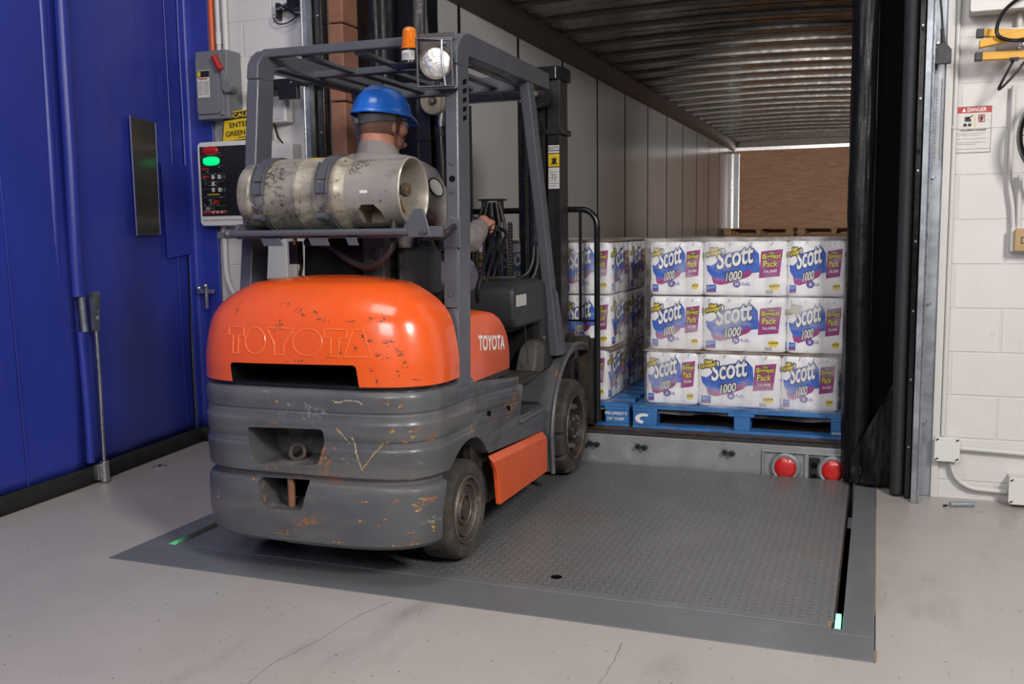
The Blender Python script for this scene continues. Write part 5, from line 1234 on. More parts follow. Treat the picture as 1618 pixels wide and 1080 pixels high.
# ---- seat
a = MB(); a.prism([(-.06, .97), (.42, .97), (.45, 1.02), (.43, 1.07), (.1, 1.06), (-.04, 1.09)], 'x', -.23, .20, 'seat_vinyl'); sc = B(a, 'seat_cushion', bevel=.03, seg=4, smooth=60)
a = MB(); a.hexa([(-.22, -.045, 1.06), (.19, -.045, 1.06), (.19, .075, 1.06), (-.22, .075, 1.06)], [(-.20, -.05, 1.40), (.17, -.05, 1.40), (.17, .02, 1.40), (-.20, .02, 1.40)], 'seat_vinyl'); B(a, 'seat_back', bevel=.03, seg=4, smooth=60)
a = MB(); a.box(.195, .225, -.03, .35, 1.02, 1.22, 'dark_plastic'); B(a, 'hip_restraint', bevel=.02, seg=3)
a = MB(); a.box(.10, .19, -.12, -.06, 1.02, 1.30, mat('seat_steel', (.045, .042, .042), .5, .2)); a.cyl((.15, -.13, 1.20), (.15, -.12, 1.20), .02, 'dark_metal', 12); B(a, 'seat_support', bevel=.01)
# ---- fenders
for s_ in (1, -1):
    a = MB(); fo = [(.985, .11), (.965, .30)]+[(1.42+.455*math.cos(math.radians(t)), .255+.44*math.sin(math.radians(t))) for t in range(175, 75, -8)]+[(1.60, .672)]
    fi = [(1.60, .655)]+[(1.42+.42*math.cos(math.radians(t)), .255+.405*math.sin(math.radians(t))) for t in range(79, 180, 8)][::1]+[(1.0, .30), (1.015, .11)]
    for i in range(0, 1): pass
    n_ = min(len(fo), len(fi)); x0, x1 = sorted((s_*.16, s_*.512))
    a.prism(fo+fi, 'x', x0, x1, 'grey_paint')
    fd = B(a, 'front_fender', bevel=.006)
    a = MB()
    lip = [(x_, z_) for x_, z_ in fo]
    a.tube([(s_*.512, y, z-.006) for y, z in fo], .012, 'grey_paint', 8); B(a, 'fender_lip', fd)
# ---- wheels
def wheel(x_out, y, z, r, wd, name, s_, tread=False):
    """outer face at x_out, s_=+1 right / -1 left"""
    h = lambda v: s_*(x_out-v)
    a = MB(); rim_r = r*.66
    prof = [(rim_r, h(.022)), (rim_r+.008, h(.008)), (r*.80, h(.002)), (r*.93, h(.004)), (r*.985, h(.018)), (r, h(.036)), (r, h(wd-.03)), (r*.985, h(wd-.012)), (r*.8, h(wd)), (rim_r, h(wd-.01)), (rim_r, h(.022))]
    if tread:
        n = 84; o_ = Vector((0, y, z)); rings = []
        for rr, hx in prof:
            ring = []
            for i in range(n):
                t = 2*PI*i/n; q = (i % 7) == 0; rad = rr
                if q and rr > r*.90: rad = rr-.018 if abs(abs(hx)-(x_out-wd/2)) > wd*.10 else rr
                ring.append((hx, y+rad*math.cos(t), z+rad*math.sin(t)))
            rings.append(ring)
        a.loft(rings, 'rubber', False)
        # centre groove block rows
    else: a.lathe(prof, (0, y, z), 'x', 'rubber', 64)
    ty = B(a, name, smooth=30)
    # steel wheel
    a = MB()
    if tread:
        prof2 = [(rim_r+.004, h(.012)), (rim_r-.004, h(.008)), (rim_r-.010, h(.02)), (rim_r-.014, h(.055)), (rim_r*.80, h(.06)), (rim_r*.62, h(.052)), (rim_r*.45, h(.04)), (rim_r*.40, h(.015)), (rim_r*.30, h(.010)), (.001, h(.010))]
    else:
        prof2 = [(rim_r+.006, h(.010)), (rim_r+.002, h(.003)), (rim_r-.006, h(.003)), (rim_r-.010, h(.014)), (rim_r*.84, h(.020)), (rim_r*.80, h(.012)), (rim_r*.76, h(.013)), (rim_r*.72, h(.024)), (rim_r*.50, h(.028)), (rim_r*.46, h(.018)), (rim_r*.42, h(.018)), (rim_r*.40, h(.030)), (rim_r*.28, h(.032)), (rim_r*.26, h(.016)), (.001, h(.014))]
    a.lathe(prof2, (0, y, z), 'x', 'rusty_black' if tread else 'hub', 56); hb = B(a, 'wheel_hub', ty)
    a = MB(); a.lathe([(rim_r+.004, h(.006)), (rim_r+.001, h(.0015)), (rim_r-.003, h(.006))], (0, y, z), 'x', 'hub_ring', 56); 
    if not tread: a.lathe([(rim_r*.81, h(.014)), (rim_r*.785, h(.009)), (rim_r*.76, h(.014))], (0, y, z), 'x', 'hub_ring', 56); a.lathe([(rim_r*.46, h(.019)), (rim_r*.44, h(.014)), (rim_r*.42, h(.019))], (0, y, z), 'x', 'hub_ring', 40)
    B(a, 'rim_ring', ty)
    if tread:
        for k in range(8):
            t = k*PI/4+.2; a = MB(); yy, zz = y+rim_r*.68*math.cos(t), z+rim_r*.68*math.sin(t); a.cyl((h(.06), yy, zz), (h(.028), yy, zz), .017, 'bolt', 6); a.cyl((h(.03), yy, zz), (h(.018), yy, zz), .010, 'bolt', 10); B(a, 'wheel_nut', ty)
        a = MB()
        for k in range(6):
            t = k*PI/3+.1; yy, zz = y+rim_r*.33*math.cos(t), z+rim_r*.33*math.sin(t); a.cyl((h(.012), yy, zz), (h(.002), yy, zz), .008, 'bolt', 6)
        B(a, 'hub_cap_bolts', ty)
    return ty
wheel(.472, .0, .197, .196, .145, 'rear_tire', 1); wheel(.472, .0, .197, .196, .145, 'rear_tire', -1)
wheel(.510, 1.415, .252, .250, .19, 'front_tire', 1, True); wheel(.510, 1.415, .252, .250, .19, 'front_tire', -1, True)
# ---- overhead guard
gz = 1.985
def pillar(s_):
    a = MB(); X = lambda v: s_*v
    def ring(y0, y1, x0, x1, z): q = [(X(x0), y0, z), (X(x1), y0, z), (X(x1), y1, z), (X(x0), y1, z)]; return q if s_ > 0 else q[::-1]
    rs = [ring(-.150, -.030, .447, .502, .70), ring(-.070, .046, .428, .483, 1.40), ring(-.015, .10, .408, .463, 1.90)] if s_ > 0 else [ring(-.150, -.030, .425, .480, .70), ring(-.070, .046, .408, .463, 1.40), ring(-.015, .10, .402, .457, 1.90)]
    # bend into the side rail
    a.loft(rs, 'guard_paint'); p_ = B(a, 'rear_pillar', bevel=.008, seg=2)
    return p_
pr_ = pillar(1); pl_ = pillar(-1)
for s_, pp in ((1, pr_), (-1, pl_)):
    a = MB()
    prof_s = [(.10, 1.895), (-.015, 1.90), (-.005, 1.96), (.02, 1.995), (.06, 2.022), (.11, 2.035), (1.14, 2.035), (1.145, 1.955), (.115, 1.945)]
    x0, x1 = sorted((s_*.406, s_*.461)); a.prism(prof_s, 'x', x0, x1, 'guard_paint'); B(a, 'side_rail', bevel=.008)
    if s_ > 0:
        a = MB(); x0_ = .4795
        for k in range(5): a.prism([(.028-.004*k+.0, 1.845-.034*k), (.062-.004*k, 1.855-.034*k), (.060-.004*k, 1.837-.034*k), (.026-.004*k, 1.827-.034*k)], 'x', .46+.0009*k, .4672+.0011*k, 'pit_black')
        B(a, 'vent_louvre', pp)
        yp = lambda z: -.150+(z-.70)*.08/.70 if z < 1.4 else -.070+(z-1.4)*.055/.5
        xp = lambda z: .475-(z-.70)*.019/.70 if z < 1.4 else .456-(z-1.4)*.02/.5
        a = MB(); a.cyl((xp(1.475), yp(1.475)-.002, 1.475), (xp(1.475), yp(1.475)+.02, 1.475), .012, 'pit_black', 16); B(a, 'pillar_hole', pp)
        a = MB(); a.hexa([(xp(1.0)-.03, yp(1.0)-.010, 1.0), (xp(1.0)+.022, yp(1.0)-.010, 1.0), (xp(1.0)+.022, yp(1.0)+.02, 1.0), (xp(1.0)-.03, yp(1.0)+.02, 1.0)], [(xp(1.3)-.03, yp(1.3)-.010, 1.3), (xp(1.3)+.022, yp(1.3)-.010, 1.3), (xp(1.3)+.022, yp(1.3)+.02, 1.3), (xp(1.3)-.03, yp(1.3)+.02, 1.3)], 'guard_paint'); B(a, 'mounting_plate', pp, bevel=.002)
        for z in (1.535, 1.43, 1.24, 1.05): a = MB(); a.cyl((xp(z), yp(z)-(.016 if z < 1.3 else .006), z), (xp(z), yp(z)+.02, z), .009, 'guard_paint', 12); B(a, 'pillar_bolt', pp)
for y0, y1, z0, z1 in ((.06, .10, 1.995, 2.03), (.42, .47, 1.965, 1.995), (1.10, 1.14, 1.955, 2.03)):
    a = MB(); a.box(-.43, .43, y0, y1, z0, z1, 'guard_paint'); B(a, 'cross_bar', bevel=.006)
for x in (-.33, -.20, -.07, .06, .19, .32):
    a = MB(); a.box(x-.022, x+.022, .47, 1.10, 1.972, 1.990, 'guard_paint'); B(a, 'guard_slat', bevel=.004)
for x in (-.24, .0, .24):
    a = MB(); a.hexa([(x-.03, .10, 1.985), (x+.012, .10, 1.985), (x+.04, .42, 1.972), (x-.0, .42, 1.972)], [(x-.03, .10, 2.0), (x+.012, .10, 2.0), (x+.04, .42, 1.988), (x, .42, 1.988)], 'guard_paint'); B(a, 'guard_slat', bevel=.003)
for s_ in (1, -1):
    a = MB(); a.prism([(s_*.43, .12), (s_*.43, 1.10), (s_*.36, 1.10), (s_*.40, .6), (s_*.36, .12)], 'z', 1.955, 1.962, 'guard_paint'); B(a, 'gusset_plate')
# front pillars
for s_ in (1, -1):
    def ring(y0, y1, x0, x1, z): q = [(s_*x0, y0, z), (s_*x1, y0, z), (s_*x1, y1, z), (s_*x0, y1, z)]; return q if s_ > 0 else q[::-1]
    a = MB(); a.loft([ring(1.135, 1.21, .45, .50, .66), ring(.975, 1.05, .425, .475, 1.40), ring(.835, .915, .405, .455, 1.96)], 'guard_paint'); B(a, 'front_pillar', bevel=.008)
    a = MB(); a.loft([ring(1.17, 1.26, .47, .505, .66), ring(1.09, 1.13, .465, .50, .98), ring(1.07, 1.085, .465, .497, 1.0)], 'guard_paint'); B(a, 'pillar_gusset', bevel=.006)
# beacon
a = MB(); a.box(.20, .35, -.05, .06, 1.905, 1.913, 'dark_metal'); a.box(.28, .42, .045, .06, 1.89, 2.03, mat('bracket_brown', (.07, .06, .058), .5)); a.cyl((.39, .04, 1.995), (.39, .046, 1.995), .012, 'bolt', 12); B(a, 'beacon_bracket', bevel=.003)
a = MB(); a.lathe([(.001, 0), (.038, 0), (.038, .008), (.031, .012), (.031, .055), (.029, .058), (.001, .058)], (.265, -.005, 1.913), 'z', 'black_gloss', 28); bc = B(a, 'beacon')
a = MB(); a.lathe([(.0315, .010), (.0315, .046)], (.265, -.005, 1.913), 'z', 'label_white', 24, arc=(math.radians(190), math.radians(330)))
for k in range(4): a.lathe([(.0319, .016+.006*k), (.0319, .018+.006*k)], (.265, -.005, 1.913), 'z', 'grey_ink', 16, arc=(math.radians(225), math.radians(300-6*k)))
B(a, 'beacon_label', bc)
a = MB(); pr2 = [(.033, .054)]
for k in range(9): pr2 += [(.0335-.0008*k, .058+.0075*k), (.0315-.0008*k, .061+.0075*k)]
pr2 += [(.024, .128), (.016, .134), (.001, .136)]
a.lathe(pr2, (.265, -.005, 1.913), 'z', 'amber', 28); B(a, 'amber_dome', bc)['label'] = 'amber dome'
# work lamp in its cage
LX, LY, LZ = .412, -.09, 1.895
a = MB(); a.T = Matrix.Translation((LX, LY, LZ)) @ Matrix.Rotation(math.radians(14), 4, 'Z') @ Matrix.Rotation(math.radians(6), 4, 'X')
a.lathe([(.001, .055), (.035, .05), (.056, .025), (.064, .0), (.064, -.012), (.056, -.014), (.054, -.006)], (0, 0, 0), 'y', 'dark_metal', 36); wl = B(a, 'work_lamp')
b_ = MB(); b_.T = a.T; b_.lathe([(.001, -.022), (.02, -.021), (.038, -.017), (.054, -.008)], (0, 0, 0), 'y', 'lens', 36); b_.lathe([(.054, -.012), (.060, -.016), (.063, -.011)], (0, 0, 0), 'y', 'hub_ring', 36); B(b_, 'lens', wl)
b_ = MB(); b_.T = a.T
b_.tube([(-.068, -.02, -.085), (-.068, -.02, .085), (.06, -.02, .075), (.06, -.02, -.085)], .0055, 'guard_paint', 8, closed=True); b_.tube([(.026, -.03, .078), (.026, -.035, 0), (.034, -.03, -.085)], .005, 'steel', 8); b_.box(-.07, .065, -.015, .05, .078, .086, 'guard_paint'); b_.cyl((.0, 0, -.064), (.0, 0, -.10), .009, 'dark_metal', 10); b_.box(-.07, .075, -.015, .04, -.094, -.086, 'guard_paint')
B(b_, 'lamp_cage', wl, bevel=.002)
# ---- gas tank on its carrier
ty_, tz_ = -.105, 1.428
TS = Matrix.Translation((-.0325, 0, 0)) @ Matrix.Diagonal((.93, 1, 1, 1)) @ Matrix.Translation((.0325, 0, 0))
tk = MB(); tk.T = TS; tk.lathe([(.001, -.415), (.105, -.415), (.124, -.405), (.127, -.40), (.124, -.36), (.118, -.345), (.112, -.34), (.125, -.325), (.138, -.30), (.1405, -.27), (.1405, -.13), (.1425, -.125), (.1425, -.115), (.1405, -.11), (.1405, .04), (.1425, .046), (.1425, .056), (.139, .066), (.128, .095), (.112, .12), (.08, .14), (.05, .148), (.001, .15)], (0, ty_, tz_), 'x', 'tank_paint', 56)
tank = B(tk, 'gas_tank', smooth=40); tank['label'] = 'scuffed pale aluminium gas cylinder'
a = MB(); a.T = TS; ang0 = 0
a.lathe([(.122, .075), (.1265, .078), (.128, .12), (.128, .325), (.131, .332), (.1325, .338), (.130, .344), (.125, .342), (.1225, .334), (.1235, .12), (.121, .08), (.122, .075)], (0, ty_, tz_), 'x', 'tank_collar', 64, ms=['tank_collar']*9+['tank_inner']*2)
co = B(a, 'tank_collar', tank)
hc = MB(); hc.T = TS @ Matrix.Translation((.205, ty_, tz_))
hcp = [(-.055, -.110), (-.055, -.065), (-.035, -.045), (.02, -.045), (.045, -.07), (.055, -.110)]
hc.prism([(x, z) for x, z in hcp], 'y', -.25, 0.0, 'tank_inner'); cut(co, [hc], 40)
a = MB(); a.T = TS
a.cyl((.14, ty_, tz_), (.25, ty_, tz_), .024, 'brass', 14); a.cyl((.25, ty_, tz_+.01), (.295, ty_, tz_+.01), .018, 'hub', 14); a.cyl((.295, ty_, tz_+.01), (.318, ty_, tz_+.01), .026, 'hub_ring', 16); a.cyl((.318, ty_, tz_+.01), (.322, ty_, tz_+.01), .012, 'brass', 12)
B(a, 'valve', tank)
a = MB(); a.T = TS; a.cyl((.25, ty_-.01, tz_-.005), (.275, ty_-.02, tz_-.04), .018, 'hub', 12); a.cyl((.275, ty_-.02, tz_-.04), (.295, ty_-.03, tz_-.075), .022, 'brass', 14); a.cyl((.295, ty_-.03, tz_-.075), (.302, ty_-.035, tz_-.11), .015, 'hub', 12); B(a, 'hose_coupling', tank)
a = MB(); a.T = TS
def tpt(ang, x, r=.1292): t = math.radians(ang); return (x, ty_-r*math.cos(t), tz_+r*math.sin(t))
random.seed(5)
for k in range(150):                        # worn patch of print on the collar shoulder
    x = random.uniform(.11, .185); an = random.uniform(30, 68)
    if an < 48 and x > .165: continue
    s1, s2 = random.uniform(.002, .006), random.uniform(1, 2.6); a.add([tpt(an, x), tpt(an, x+s1), tpt(an+s2, x+s1), tpt(an+s2, x)], [(0, 1, 2, 3)], mat('worn_print', (.10, .085, .07), .7))
a.add([tpt(-2, .17), tpt(-2, .205), tpt(3, .205), tpt(3, .17)], [(0, 1, 2, 3)], 'label_white')
a.add([(.035, 0, 0)], [], 'label_white')
def bpt(ang, x, r=.1412): t = math.radians(ang); return (x, ty_-r*math.cos(t), tz_+r*math.sin(t))
a.add([bpt(-18, -.085), bpt(-18, -.052), bpt(6, -.052), bpt(6, -.085)], [(0, 1, 2, 3)], 'tank_collar')
a.add([bpt(8, -.10), bpt(8, .13)], [], 'label_white')
a.add([bpt(70, -.10), bpt(70, -.05), bpt(80, -.05), bpt(80, -.10)], [(0, 1, 2, 3)], 'yellow_ink')
absorb(tank, a)
# carrier: front tube, tray, brackets
a = MB(); a.cyl((-.385, -.285, 1.282), (.375, -.285, 1.282), .0125, 'guard_paint', 14); a.sphere((-.385, -.285, 1.282), .017, 'guard_paint', 8); cr = B(a, 'tank_carrier')
a = MB(); a.box(-.36, .34, -.27, .06, 1.262, 1.272, 'guard_paint'); a.hexa([(-.375, -.29, 1.27), (-.36, -.29, 1.27), (-.36, .05, 1.27), (-.375, .05, 1.27)], [(-.375, -.24, 1.32), (-.36, -.24, 1.32), (-.36, .04, 1.32), (-.375, .04, 1.32)], 'guard_paint'); B(a, 'carrier_tray', cr, bevel=.003)
a = MB(); a.prism([(.350, 1.262), (.462, 1.262), (.442, 1.335), (.432, 1.362), (.398, 1.362), (.356, 1.300)], 'y', -.285, -.275, 'guard_paint'); a.cyl((.368, -.290, 1.275), (.368, -.285, 1.275), .008, 'dark_metal', 12); B(a, 'end_plate', cr, bevel=.002)
a = MB()
for x0, x1 in ((-.235, -.155), (-.03, .045), (.125, .165)): a.prism([(x0, 1.262), (x1, 1.262), (x1+.012, 1.235), (x0+.012, 1.235)], 'y', -.292, -.284, 'guard_paint'); a.box(x0, x1, -.292, -.27, 1.258, 1.264, 'guard_paint')
B(a, 'carrier_lug', cr, bevel=.001)
a = MB(); a.box(.40, .465, -.275, -.09, 1.285, 1.293, 'guard_paint'); a.box(.40, .50, -.275, -.255, 1.262, 1.30, 'guard_paint'); a.tube([(.42, -.27, 1.262), (.47, -.20, 1.262), (.475, -.10, 1.30)], .012, 'dark_metal', 10); a.cyl((.44, -.30, 1.282), (.44, -.27, 1.282), .010, 'hub', 10); a.prism([(.43, 1.22), (.50, 1.22), (.50, 1.32), (.455, 1.34), (.43, 1.30)], 'y', -.105, -.095, 'guard_paint'); B(a, 'carrier_arm', cr, bevel=.003)
a = MB(); a.box(-.50, -.36, -.20, -.09, 1.265, 1.29, 'guard_paint'); B(a, 'carrier_arm', cr, bevel=.003)
for x in (-.268, .008):
    a = MB(); rr = .1455
    def sp(ang, r, xx): t = math.radians(ang); return (xx, ty_-r*math.cos(t), tz_+r*math.sin(t))
    rg = []
    for an in range(150, 10, -10): rg.append([sp(an, rr-.003, x-.026), sp(an, rr-.003, x+.026), sp(an, rr+.003, x+.026), sp(an, rr+.003, x-.026)])
    a.loft(rg, 'guard_paint'); 
    for xx in (x-.027, x+.024):
        rg = [[sp(an, rr-.003, xx), sp(an, rr-.003, xx+.003), sp(an, rr+.016-(.0 if an > 20 else .0), xx+.003), sp(an, rr+.016, xx)] for an in range(48, -2, -6)]
        a.loft(rg, 'guard_paint')
    a.loft([[sp(an, rr, x-.026), sp(an, rr, x+.026), sp(an, rr+.005, x+.026), sp(an, rr+.005, x-.026)] for an in (16, 10, 4, 0)], 'guard_paint')
    sb = B(a, 'tank_strap', bevel=.001)
    a = MB()
    a.tube([sp(2, rr+.01, x-.024)]+[sp(-8, rr+.01, x-.025), sp(-14, rr+.012, x-.02), sp(-19, rr+.014, x-.006), sp(-19, rr+.014, x+.006), sp(-14, rr+.012, x+.02), sp(-8, rr+.01, x+.025), sp(2, rr+.01, x+.024)], .0035, 'guard_paint', 8); B(a, 'strap_link', sb)
    a = MB(); a.cyl(sp(-20, rr+.012, x), sp(-32, rr+.012, x), .006, 'hub', 8)
    for dx in (-.018, .002): a.tube([sp(-32, rr+.014, x+dx-.008), sp(-32, rr+.014, x+dx+.012)], .014, 'guard_paint', 14)
    rg = [[sp(an, rr-.002, x+.004), sp(an, rr-.002, x+.028), sp(an, rr+.004, x+.028), sp(an, rr+.004, x+.004)] for an in range(-30, -66, -7)]; a.loft(rg[::-1], 'guard_paint')
    B(a, 'strap_latch', sb)
a = MB(); a.tube(spline([(.255, -.16, 1.345), (.27, -.20, 1.24), (.235, -.20, 1.19), (.165, -.18, 1.155), (.10, -.16, 1.16), (.03, -.14, 1.19), (-.05, -.12, 1.235), (-.16, -.10, 1.245)], 7), .013, 'black_rubber_hose', 10); B(a, 'gas_hose')
a = MB(); a.tube(spline([(-.22, -.08, 1.26), (-.235, -.06, 1.2), (-.22, -.04, 1.16), (-.24, -.02, 1.10), (-.23, .02, 1.04)], 5), .008, 'brass', 8); a.box(-.25, -.21, -.08, -.04, 1.16, 1.25, 'rusty_black'); B(a, 'regulator')
# ---- mast
a = MB(); mt_y0, mt_y1 = 1.50, 1.64
for s_ in (1, -1):
    m_ = MB(); x0, x1 = (.335, .405)
    for b_ in ((x0, x1, 1.50, 1.512), (x1-.012, x1, 1.512, 1.63), (x0, x1, 1.63, 1.642)):
        xa, xb = sorted((s_*b_[0], s_*b_[1])); m_.box(xa, xb, b_[2], b_[3], .08, 2.06, 'dark_metal')
    oc_ = B(m_, 'outer_mast_channel', bevel=.002)
    m_ = MB(); 
    for b_ in ((.255, .320, 1.525, 1.535), (.310, .320, 1.535, 1.64), (.255, .320, 1.64, 1.65)):
        xa, xb = sorted((s_*b_[0], s_*b_[1])); m_.box(xa, xb, b_[2], b_[3], .12, 2.03, 'dark_metal')
    B(m_, 'inner_mast_channel', bevel=.002)
    m_ = MB(); xa, xb = sorted((s_*.142, s_*.165)); m_.box(xa, xb, 1.60, 1.63, .9, 1.97, 'black_gloss'); m_.box(min(s_*.168, s_*.174), max(s_*.168, s_*.174), 1.60, 1.64, .9, 1.97, 'dark_metal'); B(m_, 'guide_post', bevel=.002)
    m_ = MB(); m_.cyl((s_*.265, 1.49, .3), (s_*.265, 1.49, 1.83), .034, 'black_gloss', 20); m_.cyl((s_*.265, 1.49, 1.80), (s_*.265, 1.49, 1.85), .040, 'dark_metal', 20); m_.cyl((s_*.265, 1.49, 1.85), (s_*.265, 1.49, 1.96), .018, 'steel', 14); B(m_, 'lift_cylinder')
    m_ = MB(); n = 44
    for k in range(n): z = .95+.021*k; xa = s_*.205; m_.box(xa-.009, xa+.009, 1.545, 1.551, z, z+.014, 'rusty_black'); m_.cyl((xa-.011, 1.552, z+.016), (xa+.011, 1.552, z+.016), .004, 'hub', 6)
    B(m_, 'lift_chain')
    m_ = MB(); m_.lathe([(.018, -.004), (.050, -.004), (.054, -.016), (.072, -.018), (.076, -.012), (.070, -.006), (.070, .006), (.076, .012), (.072, .016), (.018, .016)], (s_*.292, 1.46, 1.985), 'y', mat('pulley_cream', (.26, .22, .17), .45, .2, .2, 20) if s_ < 0 else M['dark_metal'], 36); m_.cyl((s_*.292, 1.435, 1.985), (s_*.292, 1.50, 1.985), .020, 'rusty_black', 14); m_.cyl((s_*.292, 1.430, 1.985), (s_*.292, 1.437, 1.985), .012, 'hub_ring', 12); B(m_, 'chain_pulley')
    m_ = MB(); xa, xb = sorted((s_*.285, s_*.42)); m_.prism([(xa, 1.48), (xb-.03, 1.48), (xb, 1.53), (xb, 1.66), (xa, 1.66)] if s_ > 0 else [(xa+.03, 1.48), (xb, 1.48), (xb, 1.66), (xa, 1.66), (xa, 1.53)], 'z', 2.06, 2.128, 'black_gloss'); B(m_, 'mast_cap', bevel=.006)
    m_ = MB(); xa, xb = sorted((s_*.33, s_*.42)); m_.box(xa, xb, 1.49, 1.66, 1.78, 1.81, 'dark_metal'); B(m_, 'mast_clamp', bevel=.003)
    m_ = MB(); m_.tube([(s_*.222, 1.50, 1.90), (s_*.226, 1.49, 2.03), (s_*.245, 1.49, 2.035), (s_*.262, 1.49, 1.87), (s_*.232, 1.50, 1.80)], .004, 'steel', 8); B(m_, 'hose_guard')
for z0, z1, y0, y1 in ((1.985, 2.045, 1.60, 1.66), (.95, 1.0, 1.62, 1.66), (.18, .26, 1.50, 1.54)):
    m_ = MB(); m_.box(-.335, .335, y0, y1, z0, z1, 'black_gloss'); B(m_, 'mast_crossmember', bevel=.004)
m_ = MB(); m_.cyl((-.02, 1.60, .5), (-.02, 1.60, 1.36), .040, 'black_gloss', 20); m_.cyl((-.02, 1.60, 1.36), (-.02, 1.60, 1.44), .028, 'dark_metal', 16); m_.box(-.085, .055, 1.56, 1.64, 1.448, 1.458, 'dark_metal'); m_.box(-.07, -.055, 1.57, 1.63, 1.33, 1.448, 'dark_metal'); m_.box(.025, .04, 1.57, 1.63, 1.33, 1.448, 'dark_metal'); B(m_, 'centre_cylinder')
for x0, dx in ((-.075, -.012), (-.045, -.004), (.035, .012), (.06, .02)):
    m_ = MB(); m_.tube(spline([(x0*.6, 1.56, 1.44), (x0, 1.555, 1.36), (x0+dx, 1.55, 1.25), (x0+dx*1.5, 1.55, 1.1), (x0+dx*1.2, 1.55, .9)], 5), .010, 'black_rubber_hose', 8); B(m_, 'hydraulic_hose')
for x in (-.115, .10):
    m_ = MB(); 
    for k in range(24): z = .92+.017*k; m_.lathe([(.013, 0), (.016, .006), (.013, .012)], (x, 1.56, z), 'z', 'black_rubber_hose', 12)
    m_.cyl((x, 1.56, .9), (x, 1.56, 1.33), .011, 'black_rubber_hose', 10); B(m_, 'spiral_hose')
m_ = MB(); m_.tube(spline([(.275, 1.44, 1.20), (.27, 1.43, 1.12), (.25, 1.40, 1.06), (.20, 1.36, 1.03), (.15, 1.34, 1.02)], 5), .010, 'black_rubber_hose', 8); m_.tube(spline([(.295, 1.44, 1.20), (.295, 1.43, 1.10), (.275, 1.40, 1.03), (.24, 1.36, 1.0)], 5), .010, 'black_rubber_hose', 8); B(m_, 'hydraulic_hose')
# mast label on right channel
m_ = MB(); o0 = Vector((.3405, 1.4985, 0))
def MLb(z0, z1, m, l=0., x0=0, x1=.060): m_.plate((.340, 1.4995, 0), ex, ez, [(x0, z0), (x1, z0), (x1, z1), (x0, z1)], m, l, .0006)
MLb(1.70, 1.725, 'label_white'); m_.text('SCOTTS', (.342, 1.4985, 1.705), ex, ez, .055, .014, 'black_ink', 0, .02, .001); MLb(1.685, 1.695, 'label_white')
MLb(1.615, 1.68, 'yellow_ink'); m_.plate((.340, 1.4985, 0), ex, ez, [(.012, 1.62), (.024, 1.645), (.016, 1.66), (.03, 1.655), (.03, 1.672), (.036, 1.655), (.048, 1.662), (.042, 1.642), (.052, 1.62), (.036, 1.632), (.03, 1.62), (.026, 1.632)], 'black_ink', .001)
MLb(1.50, 1.61, 'label_white'); 
for k in range(6): MLb(1.512+.015*k, 1.515+.015*k, 'grey_ink', .0008, .006, .045+.008*(k % 2))
MLb(1.55, 1.58, 'grey_ink', .0008, .02, .024); MLb(1.545, 1.575, 'grey_ink', .0008, .034, .038)
B(m_, 'warning_label')
# carriage, backrest, forks
m_ = MB(); m_.box(-.50, .50, 1.70, 1.74, .62, .70, 'rusty_black'); m_.box(-.50, .50, 1.70, 1.74, .26, .34, 'rusty_black'); m_.box(.29, .33, 1.66, 1.74, .26, .72, 'rusty_black'); m_.box(-.33, -.29, 1.66, 1.74, .26, .72, 'rusty_black'); B(m_, 'carriage', bevel=.004)
m_ = MB(); bt = 1.395
m_.tube([(.535, 1.76, .22), (.535, 1.76, bt-.10)]+[(.535-.09+.09*math.cos(t*PI/12), 1.76, bt-.09+.09*math.sin(t*PI/12)) for t in range(7)]+[(-.535+.09-.09*math.sin(t*PI/12), 1.76, bt-.09+.09*math.cos(t*PI/12)) for t in range(7)]+[(-.535, 1.76, .22)], .0165, 'black_gloss', 12); lb = B(m_, 'load_backrest')
for x in (.44, .30, -.05, -.30, -.44):
    m_ = MB(); m_.box(x-.008, x+.008, 1.755, 1.765, .78, bt, 'black_gloss'); B(m_, 'backrest_bar', lb) if x in (.44,) else None
m_ = MB(); m_.box(-.535, .535, 1.755, 1.767, .775, .787, 'black_gloss'); B(m_, 'backrest_bar', lb)
for s_ in (1, -1):
    m_ = MB(); xa, xb = (.42, .52) if s_ > 0 else (-.37, -.27); m_.box(xa, xb, 1.775, 1.815, .192, .68, 'rusty_black'); m_.hexa([(xa, 1.775, .192), (xb, 1.775, .192), (xb, 2.85, .200), (xa, 2.85, .200)], [(xa, 1.775, .230), (xb, 1.775, .230), (xb, 2.85, .210), (xa, 2.85, .210)], 'rusty_black'); B(m_, 'fork', bevel=.003)
    m_ = MB(); xa, xb = sorted((s_*.385, s_*.42)); m_.box(xa, xb, 1.66, 1.70, .30, .72, 'rusty_black'); B(m_, 'carriage_upright', bevel=.004)

